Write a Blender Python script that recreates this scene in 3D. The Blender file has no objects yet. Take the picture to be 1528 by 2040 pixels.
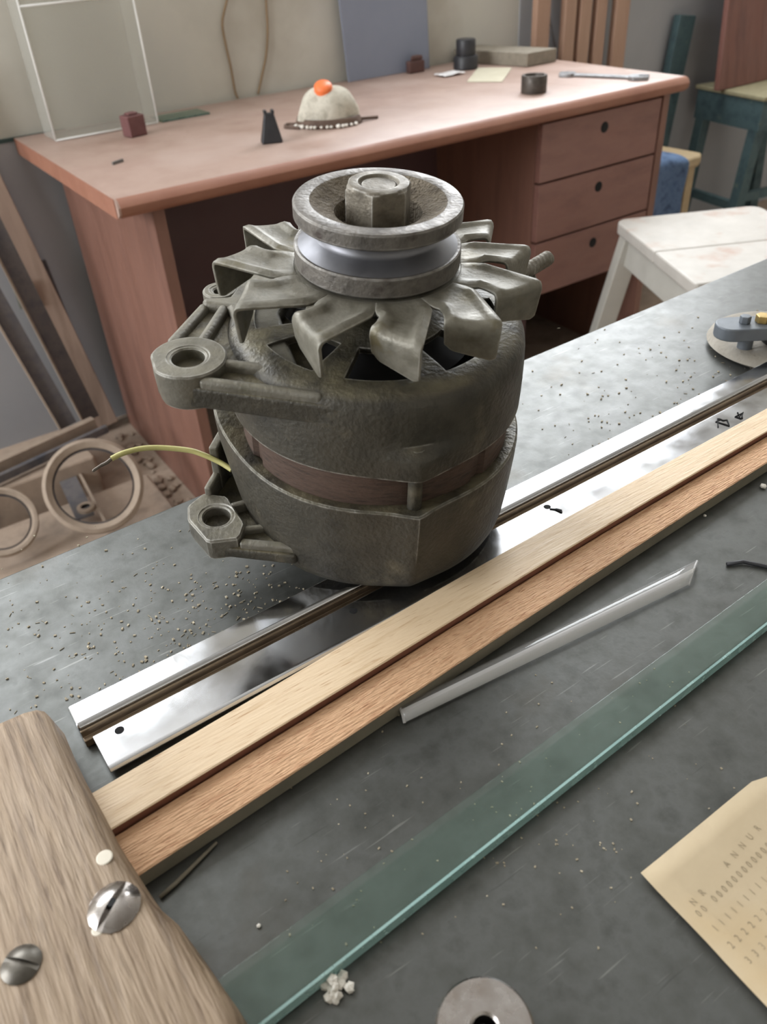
import bpy, bmesh, math, random
from mathutils import Vector, Matrix, noise
random.seed(7)
D = bpy.data
SC = bpy.context.scene
COL = SC.collection
R = math.radians

# ------------------------------------------------------------------ camera
W, H, F = 1528, 2040, 1600.0
CAM = Vector((0, 0, 1.12))
PITCH, ROLL, YAW = R(36.83), R(-3.816), R(32.109)
FW = Vector((math.sin(YAW)*math.cos(PITCH), math.cos(YAW)*math.cos(PITCH), -math.sin(PITCH)))
_rt = Vector((math.cos(YAW), -math.sin(YAW), 0)); _up = _rt.cross(FW)
RT = _rt*math.cos(ROLL) + _up*math.sin(ROLL)
UP = -_rt*math.sin(ROLL) + _up*math.cos(ROLL)
cd = D.cameras.new('camera'); cam = D.objects.new('camera', cd); COL.objects.link(cam)
m = Matrix((RT, UP, -FW)).transposed().to_4x4(); m.translation = CAM
cam.matrix_world = m
cd.sensor_fit = 'VERTICAL'; cd.sensor_height = 36; cd.sensor_width = 36
cd.lens = F*36/H; cd.clip_start = .01
cd.dof.use_dof = True; cd.dof.focus_distance = .44; cd.dof.aperture_fstop = 15
SC.camera = cam

# ------------------------------------------------------------------ light
w = D.worlds.new('world'); SC.world = w; w.use_nodes = True
bg = w.node_tree.nodes['Background']
bg.inputs[0].default_value = (.92, .96, 1, 1); bg.inputs[1].default_value = 2.2
def area(name, loc, rot, sx, sy, power, col):
    l = D.lights.new(name, 'AREA'); l.shape = 'RECTANGLE'; l.size = sx; l.size_y = sy
    l.energy = power; l.color = col
    o = D.objects.new(name, l); COL.objects.link(o); o.location = loc; o.rotation_euler = rot
    return o
SKY = (.94, .97, 1.0)
# daylight through the high band of windows above the desk, and through the windows of the two side walls
area('daylight_back_window_a', (-.45, 2.10, 2.35), (R(-90), 0, 0), 1.5, 1.1, 40, SKY)
area('daylight_back_window_b', (2.25, 2.10, 2.1), (R(-90), 0, 0), 1.7, 1.6, 70, SKY)
area('daylight_side_window', (-2.47, 1.2, 1.75), (R(90), 0, R(-90)), 1.5, 1.4, 72, SKY)
SC.view_settings.view_transform = 'Standard'; SC.view_settings.look = 'None'
SC.view_settings.exposure = 0.36; SC.view_settings.gamma = 1
SC.view_settings.use_curve_mapping = False

# ------------------------------------------------------------------ helpers
def ray(u, v): return FW + RT*((u-W/2)/F) - UP*((v-H/2)/F)
def at(u, v, z):                       # the point of the level z that the photograph shows there
    d = ray(u, v); return CAM + d*((z-CAM.z)/d.z)
def aty(u, v, y):                      # the same for an upright plane parallel to the back wall
    d = ray(u, v); return CAM + d*((y-CAM.y)/d.y)

def tag(o, label=None, cat=None, group=None, kind=None):
    if label: o['label'] = label
    if cat: o['category'] = cat
    if group: o['group'] = group
    if kind: o['kind'] = kind
    return o
def thing(name, loc, label, cat, group=None):
    o = D.objects.new(name, None); COL.objects.link(o); o.location = loc
    o.empty_display_size = .02
    return tag(o, label, cat, group)

class MB:
    def __init__(s): s.v = []; s.f = []
    def add(s, vs, fs):
        b = len(s.v); s.v += [Vector(p) for p in vs]; s.f += [tuple(i+b for i in f) for f in fs]; return s
    def box(s, a, b, M=None):
        x0, y0, z0 = a; x1, y1, z1 = b
        vs = [Vector(p) for p in ((x0,y0,z0),(x1,y0,z0),(x1,y1,z0),(x0,y1,z0),(x0,y0,z1),(x1,y0,z1),(x1,y1,z1),(x0,y1,z1))]
        if M: vs = [M @ p for p in vs]
        return s.add(vs, [(3,2,1,0),(4,5,6,7),(0,1,5,4),(1,2,6,5),(2,3,7,6),(3,0,4,7)])
    def bar(s, p, q, wd, th, side=Vector((0,0,1))):
        p = Vector(p); q = Vector(q); d = (q-p); L = d.length; d.normalize()
        side = Vector(side); side = (side-d*side.dot(d)).normalized(); n = d.cross(side)
        M = Matrix((d, side, n)).transposed().to_4x4(); M.translation = p
        return s.box((0,-wd/2,-th/2), (L,wd/2,th/2), M)
    def prism(s, pts, z0, z1, M=None):
        n = len(pts); vs = [Vector((p[0],p[1],z0)) for p in pts]+[Vector((p[0],p[1],z1)) for p in pts]
        ar = sum(pts[i][0]*pts[(i+1)%n][1]-pts[(i+1)%n][0]*pts[i][1] for i in range(n))
        if ar < 0: vs = vs[:n][::-1]+vs[n:][::-1]
        if M: vs = [M @ p for p in vs]
        fs = [tuple(range(n))[::-1], tuple(range(n,2*n))]+[(i,(i+1)%n,n+(i+1)%n,n+i) for i in range(n)]
        return s.add(vs, fs)
    def lathe(s, prof, n=48, M=None, cap0=False, cap1=False, rf=None):
        vs = []
        for (r, z) in prof:
            for k in range(n):
                a = 2*math.pi*k/n; rr = r if rf is None else rf(r, z, a)
                p = Vector((rr*math.cos(a), rr*math.sin(a), z)); vs.append(M @ p if M else p)
        fs = []; m_ = len(prof)
        for i in range(m_-1):
            for k in range(n):
                k2 = (k+1) % n; fs.append((i*n+k, i*n+k2, (i+1)*n+k2, (i+1)*n+k))
        if cap0: fs.append(tuple(range(n))[::-1])
        if cap1: fs.append(tuple(range((m_-1)*n, m_*n)))
        return s.add(vs, fs)
    def tube(s, pts, rad, n=8, caps=True):
        pts = [Vector(p) for p in pts]; m_ = len(pts); vs = []; prev = None
        for i, p in enumerate(pts):
            t = (pts[min(i+1,m_-1)]-pts[max(i-1,0)]).normalized()
            if prev is None: prev = t.orthogonal().normalized()
            prev = (prev-t*prev.dot(t)).normalized(); b = t.cross(prev)
            r = rad[i] if isinstance(rad, (list,tuple)) else rad
            for k in range(n):
                a = 2*math.pi*k/n; vs.append(p+prev*(r*math.cos(a))+b*(r*math.sin(a)))
        fs = [(i*n+k, i*n+(k+1)%n, (i+1)*n+(k+1)%n, (i+1)*n+k) for i in range(m_-1) for k in range(n)]
        if caps: fs += [tuple(range(n))[::-1], tuple(range((m_-1)*n, m_*n))]
        return s.add(vs, fs)
    def grid(s, P, wrap=False):        # P[i][j] points
        n = len(P); k = len(P[0]); vs = [p for row in P for p in row]; fs = []
        for i in range(n-1):
            for j in range(k if wrap else k-1):
                j2 = (j+1) % k; fs.append((i*k+j, i*k+j2, (i+1)*k+j2, (i+1)*k+j))
        return s.add(vs, fs)
    def blob(s, c, r, seed=0, sx=1, sy=1, sz=1, amp=.3, sub=2):
        bm = bmesh.new(); bmesh.ops.create_icosphere(bm, subdivisions=sub, radius=1)
        vs = []
        for v in bm.verts:
            k = 1+amp*noise.noise(v.co*1.7+Vector((seed*3.1, seed*1.7, seed)))
            vs.append(Vector(c)+Vector((v.co.x*sx, v.co.y*sy, v.co.z*sz))*(r*k))
        fs = [tuple(x.index for x in f.verts) for f in bm.faces]; bm.free()
        return s.add(vs, fs)
    def build(s, name, mat, parent=None, smooth=False, bevel=0, seg=2, world=True, auto=None, sub=0, solid=0, recenter=True):
        me = D.meshes.new(name)
        off = Vector((0,0,0))
        if parent is not None and world:
            q = parent
            while q is not None: off += q.location; q = q.parent
        vs = [p-off for p in s.v]
        loc = Vector((0,0,0))
        if parent is None and recenter and vs:
            xs = [p.x for p in vs]; ys = [p.y for p in vs]; zs = [p.z for p in vs]
            loc = Vector(((min(xs)+max(xs))/2, (min(ys)+max(ys))/2, min(zs))); vs = [p-loc for p in vs]
        me.from_pydata(vs, [], s.f); me.update()
        bm = bmesh.new(); bm.from_mesh(me); bmesh.ops.remove_doubles(bm, verts=bm.verts, dist=1e-6)
        bmesh.ops.recalc_face_normals(bm, faces=bm.faces); bm.to_mesh(me); bm.free()
        me.materials.append(mat)
        o = D.objects.new(name, me); COL.objects.link(o); o.location = loc; o.parent = parent
        if smooth: me.polygons.foreach_set('use_smooth', [True]*len(me.polygons))
        if smooth and auto is not None:
            bm = bmesh.new(); bm.from_mesh(me)
            for e in bm.edges:
                if len(e.link_faces) == 2 and e.calc_face_angle(0) > R(auto): e.smooth = False
            bm.to_mesh(me); bm.free()
        if solid:
            md = o.modifiers.new('solid', 'SOLIDIFY'); md.thickness = solid; md.offset = 0
        if bevel:
            md = o.modifiers.new('bevel', 'BEVEL'); md.width = bevel; md.segments = seg; md.limit_method = 'ANGLE'; md.angle_limit = R(35)
            me.polygons.foreach_set('use_smooth', [True]*len(me.polygons))
            wn = o.modifiers.new('wn', 'WEIGHTED_NORMAL'); wn.keep_sharp = True
        if sub:
            md = o.modifiers.new('sub', 'SUBSURF'); md.levels = sub; md.render_levels = sub
        return o

# ------------------------------------------------------------------ materials
def rgb(r, g, b):                       # sRGB 0-255 to linear
    f = lambda c: ((c/255+.055)/1.055)**2.4 if c/255 > .04045 else c/255/12.92
    return (f(r), f(g), f(b), 1)
def mat(name, cols, scale=20, rough=.6, metal=0, bump=0, bscale=80, stretch=(1,1,1), rvar=.1, detail=6, spots=None, spot_scale=30, spot_amt=.55, dust=None, wear_glint=None, wear_glint_r=.0012, wear_glint_lo=.03, **kw):
    M = D.materials.new(name); M.use_nodes = True; N = M.node_tree.nodes; L = M.node_tree.links
    P = N['Principled BSDF']; P.inputs['Metallic'].default_value = metal
    for k, v in kw.items(): P.inputs[k].default_value = v
    tc = N.new('ShaderNodeTexCoord'); mp = N.new('ShaderNodeMapping'); mp.inputs['Scale'].default_value = stretch
    L.new(tc.outputs['Object'], mp.inputs['Vector'])
    n1 = N.new('ShaderNodeTexNoise'); n1.inputs['Scale'].default_value = scale; n1.inputs['Detail'].default_value = detail; n1.inputs['Roughness'].default_value = .62
    L.new(mp.outputs[0], n1.inputs['Vector'])
    cr = N.new('ShaderNodeValToRGB'); e = cr.color_ramp.elements
    k = len(cols)
    e[0].position = .3; e[0].color = cols[0]; e[1].position = .7; e[1].color = cols[-1]
    for i in range(1, k-1):
        x = e.new(.3+.4*i/(k-1)); x.color = cols[i]
    L.new(n1.outputs[0], cr.inputs[0]); out = cr.outputs[0]
    if spots:
        n3 = N.new('ShaderNodeTexNoise'); n3.inputs['Scale'].default_value = spot_scale; n3.inputs['Detail'].default_value = 8
        L.new(mp.outputs[0], n3.inputs['Vector'])
        r3 = N.new('ShaderNodeMapRange'); r3.inputs['From Min'].default_value = spot_amt; r3.inputs['From Max'].default_value = spot_amt+.12
        L.new(n3.outputs[0], r3.inputs['Value'])
        mx = N.new('ShaderNodeMix'); mx.data_type = 'RGBA'; L.new(r3.outputs[0], mx.inputs[0]); L.new(out, mx.inputs[6]); mx.inputs[7].default_value = spots
        out = mx.outputs[2]
    if dust:
        gq = N.new('ShaderNodeNewGeometry'); sx_ = N.new('ShaderNodeSeparateXYZ'); L.new(gq.outputs['Normal'], sx_.inputs[0])
        d1_ = N.new('ShaderNodeMapRange'); d1_.inputs['From Min'].default_value = .55; d1_.inputs['From Max'].default_value = .97; L.new(sx_.outputs[2], d1_.inputs['Value'])
        n5 = N.new('ShaderNodeTexNoise'); n5.inputs['Scale'].default_value = 70; n5.inputs['Detail'].default_value = 8; L.new(mp.outputs[0], n5.inputs['Vector'])
        d2_ = N.new('ShaderNodeMapRange'); d2_.inputs['From Min'].default_value = .35; d2_.inputs['From Max'].default_value = .65; L.new(n5.outputs[0], d2_.inputs['Value'])
        d3_ = N.new('ShaderNodeMath'); d3_.operation = 'MULTIPLY'; L.new(d1_.outputs[0], d3_.inputs[0]); L.new(d2_.outputs[0], d3_.inputs[1])
        dx_ = N.new('ShaderNodeMix'); dx_.data_type = 'RGBA'; L.new(d3_.outputs[0], dx_.inputs[0]); L.new(out, dx_.inputs[6]); dx_.inputs[7].default_value = dust
        out = dx_.outputs[2]
    if wear_glint:  # bright edges: worn metal plus edge highlights, put into the colour
        bv = N.new('ShaderNodeBevel'); bv.samples = 3; bv.inputs['Radius'].default_value = wear_glint_r
        gm = N.new('ShaderNodeNewGeometry'); dt = N.new('ShaderNodeVectorMath'); dt.operation = 'DOT_PRODUCT'
        L.new(bv.outputs[0], dt.inputs[0]); L.new(gm.outputs['Normal'], dt.inputs[1])
        wn = N.new('ShaderNodeTexNoise'); wn.inputs['Scale'].default_value = 160; L.new(mp.outputs[0], wn.inputs['Vector'])
        wr_ = N.new('ShaderNodeMapRange'); wr_.inputs['From Min'].default_value = 1-wear_glint_lo; wr_.inputs['From Max'].default_value = 1-wear_glint_lo*5; wr_.inputs['To Min'].default_value = 0; wr_.inputs['To Max'].default_value = 1
        L.new(dt.outputs['Value'], wr_.inputs['Value'])
        wm = N.new('ShaderNodeMath'); wm.operation = 'MULTIPLY'; wm.use_clamp = True; L.new(wr_.outputs[0], wm.inputs[0]); wk = N.new('ShaderNodeMapRange'); wk.inputs['From Min'].default_value = .32; wk.inputs['From Max'].default_value = .6; wk.inputs['To Max'].default_value = 1; L.new(wn.outputs[0], wk.inputs['Value']); L.new(wk.outputs[0], wm.inputs[1])
        wx = N.new('ShaderNodeMix'); wx.data_type = 'RGBA'; L.new(wm.outputs[0], wx.inputs[0]); L.new(out, wx.inputs[6]); wx.inputs[7].default_value = wear_glint
        out = wx.outputs[2]
    L.new(out, P.inputs['Base Color'])
    mr = N.new('ShaderNodeMapRange'); mr.inputs['From Min'].default_value = .3; mr.inputs['From Max'].default_value = .7
    mr.inputs['To Min'].default_value = max(rough-rvar, .02); mr.inputs['To Max'].default_value = min(rough+rvar, 1)
    n4 = N.new('ShaderNodeTexNoise'); n4.inputs['Scale'].default_value = scale*1.7; n4.inputs['Detail'].default_value = 5
    L.new(mp.outputs[0], n4.inputs['Vector']); L.new(n4.outputs[0], mr.inputs['Value']); L.new(mr.outputs[0], P.inputs['Roughness'])
    if bump:
        n2 = N.new('ShaderNodeTexNoise'); n2.inputs['Scale'].default_value = bscale; n2.inputs['Detail'].default_value = 6
        L.new(mp.outputs[0], n2.inputs['Vector'])
        b = N.new('ShaderNodeBump'); b.inputs['Strength'].default_value = bump; b.inputs['Distance'].default_value = .002
        L.new(n2.outputs[0], b.inputs['Height']); L.new(b.outputs[0], P.inputs['Normal'])
    return M
def wood(name, cols, axis_stretch, scale=60, rough=.55, bump=.25, fleck=None):
    return mat(name, cols, scale=scale, rough=rough, bump=bump, bscale=scale*2.2, stretch=axis_stretch, spots=fleck, spot_scale=scale*2.6, spot_amt=.60)
def glass(name, col, rough=.02, ior=1.45, alpha=1):
    M = D.materials.new(name); M.use_nodes = True; P = M.node_tree.nodes['Principled BSDF']
    P.inputs['Base Color'].default_value = col; P.inputs['Transmission Weight'].default_value = 1
    P.inputs['Roughness'].default_value = rough; P.inputs['IOR'].default_value = ior; P.inputs['Alpha'].default_value = alpha
    return M

def thin(name, tint, gloss=.05, rough=.05, haze=0, haze_col=(.8,.8,.8,1)):
    # clear sheet: light passes straight through, tinted, with a surface sheen and an optional milky haze
    M = D.materials.new(name); M.use_nodes = True; N = M.node_tree.nodes; L = M.node_tree.links
    N.remove(N['Principled BSDF']); out = N['Material Output']
    tr = N.new('ShaderNodeBsdfTransparent'); tr.inputs[0].default_value = tint
    gl_ = N.new('ShaderNodeBsdfGlossy'); gl_.inputs['Roughness'].default_value = rough
    fr = N.new('ShaderNodeFresnel'); fr.inputs[0].default_value = 1.45
    ge = N.new('ShaderNodeNewGeometry'); sb = N.new('ShaderNodeMath'); sb.operation = 'SUBTRACT'; sb.inputs[0].default_value = 1; L.new(ge.outputs['Backfacing'], sb.inputs[1])
    ml = N.new('ShaderNodeMath'); ml.operation = 'MULTIPLY'; L.new(fr.outputs[0], ml.inputs[0]); L.new(sb.outputs[0], ml.inputs[1])
    mx = N.new('ShaderNodeMixShader'); L.new(ml.outputs[0], mx.inputs[0]); L.new(tr.outputs[0], mx.inputs[1]); L.new(gl_.outputs[0], mx.inputs[2])
    last = mx
    if haze:
        df = N.new('ShaderNodeBsdfDiffuse'); df.inputs[0].default_value = haze_col
        m2 = N.new('ShaderNodeMixShader'); m2.inputs[0].default_value = haze; L.new(mx.outputs[0], m2.inputs[1]); L.new(df.outputs[0], m2.inputs[2]); last = m2
    L.new(last.outputs[0], out.inputs[0]); return M
mWall = mat('wall_plaster', [rgb(186,182,172), rgb(198,194,184), rgb(192,189,182)], scale=2.5, rough=.9, bump=.12, bscale=40, spots=rgb(178,172,160), spot_scale=3, spot_amt=.6)
mDado = mat('wall_dado_paint', [rgb(156,157,160), rgb(168,168,171)], scale=3, rough=.75, bump=.1, bscale=30)
mLine = mat('dado_line_paint', [rgb(52,70,70), rgb(64,84,82)], scale=20, rough=.7)
mFloor = mat('dusty_floor', [rgb(146,130,116), rgb(164,146,130), rgb(130,116,104)], scale=9, rough=.95, bump=.3, bscale=60)
mCeil = mat('ceiling_paint', [rgb(186,184,178), rgb(176,172,166)], scale=2, rough=.95)
mFrame = mat('window_frame_paint', [rgb(210,208,200), rgb(190,186,176)], scale=20, rough=.6)
mPane = thin('window_pane_glass', (.98,.99,1,1), rough=.0)
def bench_material():
    # zinc sheet: mottled stains, fine grain and thin straight scratches in several directions
    M = mat('zinc_sheet', [rgb(68,69,66), rgb(80,81,78), rgb(88,89,87), rgb(74,75,72)], scale=50, detail=12, rough=.42, metal=.55, bump=.03, bscale=500, rvar=.04, spots=rgb(72,68,60), spot_scale=11, spot_amt=.62)
    N = M.node_tree.nodes; L = M.node_tree.links; P = N['Principled BSDF']
    src = P.inputs['Base Color'].links[0].from_socket
    tc = N.new('ShaderNodeTexCoord'); prev = src
    for (ang, sc_, lo, col) in ((20,620,.70,rgb(140,140,136)), (-35,520,.71,rgb(132,132,128)), (75,560,.71,rgb(50,50,48)), (110,480,.72,rgb(140,140,138))):
        mp = N.new('ShaderNodeMapping'); mp.inputs['Rotation'].default_value = (0,0,R(ang)); mp.inputs['Scale'].default_value = (.05,1,1)
        L.new(tc.outputs['Object'], mp.inputs['Vector'])
        nz = N.new('ShaderNodeTexNoise'); nz.inputs['Scale'].default_value = sc_; nz.inputs['Detail'].default_value = 2; L.new(mp.outputs[0], nz.inputs['Vector'])
        mr = N.new('ShaderNodeMapRange'); mr.inputs['From Min'].default_value = lo; mr.inputs['From Max'].default_value = lo+.05; mr.inputs['To Max'].default_value = .38
        L.new(nz.outputs[0], mr.inputs['Value'])
        mx = N.new('ShaderNodeMix'); mx.data_type = 'RGBA'; L.new(mr.outputs[0], mx.inputs[0]); L.new(prev, mx.inputs[6]); mx.inputs[7].default_value = col; prev = mx.outputs[2]
    L.new(prev, P.inputs['Base Color'])
    return M
mBench = bench_material()
mSteelDark = mat('dark_bench_steel', [rgb(52,52,54), rgb(74,72,70)], scale=15, rough=.6, metal=.5)
mChrome = mat('chrome', [rgb(196,198,204), rgb(214,216,220)], scale=30, rough=.16, metal=1, bump=.06, bscale=35, rvar=.07)
mChromeSide = mat('shaded_chrome_groove', [rgb(120,104,88), rgb(140,124,104)], scale=40, rough=.35, metal=.8, bump=.1)  # brown: the wall's shade and bench reflection, put into the colour
mHole = mat('hole_shade_and_marks', [rgb(12,12,14), rgb(18,18,20)], rough=.9)  # near-black: shade in holes put into the colour; also ink and slot marks
mStrip1 = wood('pale_beech', [rgb(216,190,156), rgb(224,200,168), rgb(206,178,142)], (.07,1,1), scale=420, rough=.55, bump=.15, fleck=rgb(184,148,112))
mStrip2 = wood('rough_sawn_wood', [rgb(202,156,120), rgb(218,176,138), rgb(190,142,106)], (.14,1,1), scale=460, rough=.75, bump=1.0, fleck=rgb(166,116,82))
mSide1 = wood('shaded_reddish_side', [rgb(112,72,58), rgb(128,84,66)], (.1,1,1), scale=120)  # darker than the top face: shade on the side put into the colour
mSide2 = mat('shaded_side_and_twig', [rgb(112,106,92), rgb(128,120,104)], scale=60, rough=.8, bump=.2)  # strip side with its shade put into the colour; plain grey on the twig
mBoard = wood('old_board_wood', [rgb(118,100,82), rgb(156,136,114), rgb(138,118,97), rgb(108,90,72)], (1.0,.09,1), scale=190, rough=.6, bump=.8, fleck=rgb(104,84,66))
mPaint = mat('cream_paint_drop', [rgb(216,208,192), rgb(204,196,180)], rough=.5)
mScrewB = mat('bright_screw', [rgb(176,172,170), rgb(150,142,136)], scale=120, rough=.25, metal=1)
mScrewD = mat('dull_screw', [rgb(110,106,100), rgb(86,82,76)], scale=120, rough=.4, metal=1)
mGlassStrip = thin('green_glass', rgb(243,249,246), rough=.07, haze=.035, haze_col=rgb(150,180,170))
mGlassEdge = mat('ground_glass_edge', [rgb(160,194,190), rgb(178,208,204)], scale=60, rough=.25, **{'Transmission Weight': .35, 'IOR': 1.3})
mAcryl = thin('clear_plastic', rgb(250,250,250), rough=.12, haze=.12, haze_col=rgb(214,212,210))
mAcrylEdge = thin('frosted_plastic', rgb(246,246,246), rough=.3, haze=.42, haze_col=rgb(222,220,218))
mCard = mat('card_stock', [rgb(166,149,123), rgb(178,161,133), rgb(172,155,127)], scale=18, rough=.85, spots=rgb(176,154,118), spot_scale=9, spot_amt=.6)
mInk = mat('faded_ink', [rgb(150,135,110), rgb(142,128,104)], rough=.9)
mFoam = mat('white_foam', [rgb(226,220,210), rgb(240,236,228)], scale=200, rough=.9, bump=.5, bscale=600)
mCrumb = mat('sawdust', [rgb(176,164,142), rgb(138,128,108), rgb(196,186,164)], scale=300, rough=.9)
# alternator
mCast = mat('dusty_cast_aluminium', [rgb(74,71,63), rgb(112,108,98), rgb(88,84,74)], scale=30, detail=10, dust=rgb(116,111,96), wear_glint=rgb(214,212,206), rough=.55, metal=.3, bump=.22, bscale=420, spots=rgb(84,80,66), spot_scale=50, spot_amt=.56)
mCastDark = mat('oily_cast_aluminium', [rgb(32,30,25), rgb(66,62,53), rgb(43,40,33)], scale=22, detail=10, rough=.52, metal=.25, bump=.35, bscale=420, spots=rgb(90,84,70), spot_scale=48, spot_amt=.60, dust=rgb(112,105,84), wear_glint=rgb(190,186,176))
mFan = mat('dusty_fan_steel', [rgb(92,89,78), rgb(120,116,105), rgb(84,80,68)], scale=50, detail=10, wear_glint=rgb(220,218,210), rough=.5, metal=.35, bump=.15, bscale=500, spots=rgb(98,90,66), spot_scale=60, spot_amt=.6)
mPulley = mat('pulley_steel', [rgb(80,76,72), rgb(112,107,101), rgb(70,66,62)], scale=60, detail=10, wear_glint=rgb(190,188,184), rough=.5, metal=.5, bump=.25, bscale=500, spots=rgb(72,64,60), spot_scale=90, spot_amt=.6)
mPulleyRust = mat('dusty_pulley_dish', [rgb(98,88,75), rgb(122,112,97), rgb(82,72,60)], scale=120, rough=.85, metal=.2, bump=1.0, bscale=700)
mGroove = mat('polished_groove', [rgb(104,104,108), rgb(122,122,126)], scale=30, rough=.46, metal=.8)
mNut = mat('nut_steel', [rgb(88,82,72), rgb(114,107,95), rgb(78,71,61)], scale=90, wear_glint=rgb(220,218,212), rough=.55, metal=.4, bump=.2, bscale=700)
mStator = mat('rusty_laminations', [rgb(66,52,45), rgb(86,68,58), rgb(56,45,39)], scale=70, rough=.7, metal=.3, bump=.3, bscale=500, stretch=(1,1,6))
mInside = mat('inside_shade', [rgb(20,19,20), rgb(30,28,28)], scale=40, rough=.8)  # near-black: shade inside the housing put into the colour
mWire = mat('yellow_green_insulation', [rgb(172,166,104), rgb(190,184,122)], scale=60, rough=.45)
mWireTip = mat('bare_wire', [rgb(120,112,104), rgb(90,84,78)], scale=200, rough=.4, metal=.8)
# far things
mDeskTop = mat('desk_top_veneer', [rgb(156,130,119), rgb(166,142,131), rgb(150,124,112)], scale=5, rough=.42, rvar=.1, spots=rgb(170,148,138), spot_scale=4, spot_amt=.52)
mDeskEdge = mat('desk_edge_veneer', [rgb(152,106,86), rgb(138,92,74)], scale=9, rough=.5)
mDesk = wood('desk_side_veneer', [rgb(116,82,70), rgb(126,90,77), rgb(108,76,65)], (1,1,.15), scale=14, rough=.5, bump=.05)
mDrawer = wood('drawer_veneer', [rgb(126,90,82), rgb(136,98,88), rgb(120,84,76)], (.3,1,1), scale=18, rough=.5, bump=.05)
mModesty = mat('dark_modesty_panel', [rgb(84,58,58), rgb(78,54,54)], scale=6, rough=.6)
mBlack = mat('black_plastic', [rgb(34,34,38), rgb(46,45,48)], scale=60, rough=.5)
mMaroon = mat('maroon_block_paint', [rgb(98,62,62), rgb(112,74,72)], scale=60, rough=.7)
mBrownLump = mat('dark_brown_lump', [rgb(78,54,50), rgb(92,64,58)], scale=40, rough=.8)
mPanel = mat('grey_blue_panel', [rgb(124,130,146), rgb(134,139,154)], scale=4, rough=.6)
mStone = mat('grey_block_stone', [rgb(124,116,104), rgb(142,134,120)], scale=60, rough=.8, bump=.2)
mRing = mat('dark_bushing_steel', [rgb(72,66,62), rgb(92,86,80)], scale=90, rough=.5, metal=.6)
mWrench = mat('wrench_steel', [rgb(158,160,162), rgb(130,130,132)], scale=60, rough=.4, metal=.7)
mPaper = mat('cream_paper', [rgb(190,184,164), rgb(180,173,152)], scale=20, rough=.9)
mFilm = mat('crumpled_white_film', [rgb(214,212,212), rgb(232,230,230)], scale=80, rough=.4)
mMask = mat('mask_cloth', [rgb(176,170,156), rgb(196,190,176), rgb(160,154,140)], scale=40, rough=.9, bump=.3, bscale=200)
mMaskBand = mat('mask_dark_band', [rgb(84,66,56), rgb(104,84,72)], scale=60, rough=.8)
mOrange = mat('orange_valve_plastic', [rgb(232,112,58), rgb(240,124,68)], scale=30, rough=.4)
mClear = thin('clear_box_plastic', rgb(250,250,248), rough=.2, haze=.16, haze_col=rgb(216,214,208))
mClearEdge = thin('clear_box_edge', rgb(250,250,248), rough=.3, haze=.75, haze_col=rgb(236,234,230))
mGreenGlass = thin('green_plate_glass', rgb(206,226,214), rough=.05, haze=.1, haze_col=rgb(150,170,160))
mGreenEdge = mat('dark_glass_edge', [rgb(70,92,84), rgb(86,108,98)], rough=.3)
mCable = mat('brown_cable', [rgb(146,122,94), rgb(132,110,84)], scale=30, rough=.7)
mGreyCable = mat('grey_cable', [rgb(112,108,104), rgb(96,92,90)], scale=30, rough=.7)
mChair = wood('chair_beech', [rgb(162,128,108), rgb(174,140,118)], (1,1,.15), scale=30, rough=.5, bump=.05)
mSeat = wood('yellow_seat_wood', [rgb(174,154,122), rgb(160,140,108)], (1,.2,1), scale=30, rough=.5, bump=.05)
mDenim = mat('blue_cloth', [rgb(70,92,124), rgb(90,112,144), rgb(58,76,106)], scale=40, rough=.95, bump=.4, bscale=200)
mGreen = mat('blue_green_paint', [rgb(58,78,84), rgb(72,94,98), rgb(52,70,76)], scale=18, rough=.65, spots=rgb(96,110,104), spot_scale=20, spot_amt=.62)
mGreenWorn = mat('worn_top_edge', [rgb(158,150,120), rgb(140,134,108)], scale=40, rough=.8)
mBrownBoard = wood('dark_brown_board', [rgb(106,70,62), rgb(118,78,68), rgb(98,64,58)], (1,1,.1), scale=20, rough=.6, bump=.1)
mWhitePaint = mat('white_stool_paint', [rgb(172,167,160), rgb(186,181,174)], scale=14, rough=.55, spots=rgb(172,150,138), spot_scale=12, spot_amt=.56)
mWhiteLeg = mat('white_leg_paint', [rgb(174,171,163), rgb(184,181,173)], scale=14, rough=.55)
mRustWood = wood('dusty_plank', [rgb(160,138,124), rgb(174,152,136), rgb(144,124,110)], (1,1,.12), scale=20, rough=.9, bump=.2)
mIron = mat('dusty_angle_iron', [rgb(92,92,98), rgb(112,108,108), rgb(82,84,92)], scale=18, rough=.75, metal=.3)
mDustEdge = mat('dust_caked_steel', [rgb(162,146,130), rgb(146,130,116)], scale=40, rough=.9, bump=.3)
mDustBox = mat('dust_covered_metal', [rgb(148,132,118), rgb(162,144,128), rgb(134,120,108)], scale=12, rough=.95, bump=.3)
mLabelPlate = mat('grey_green_plate', [rgb(126,130,122), rgb(138,142,132)], rough=.7)
mTool = mat('grey_tool_paint', [rgb(92,97,104), rgb(106,112,118)], scale=40, rough=.5, metal=.3)
mFelt = mat('dusty_felt_pad', [rgb(134,128,118), rgb(152,146,136)], scale=60, rough=.95, bump=.5, bscale=300)
mBrass = mat('brass_nut', [rgb(188,162,104), rgb(160,136,84)], scale=80, rough=.4, metal=.8)

BT = .8288      # bench top
DT = .75        # desk top

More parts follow.
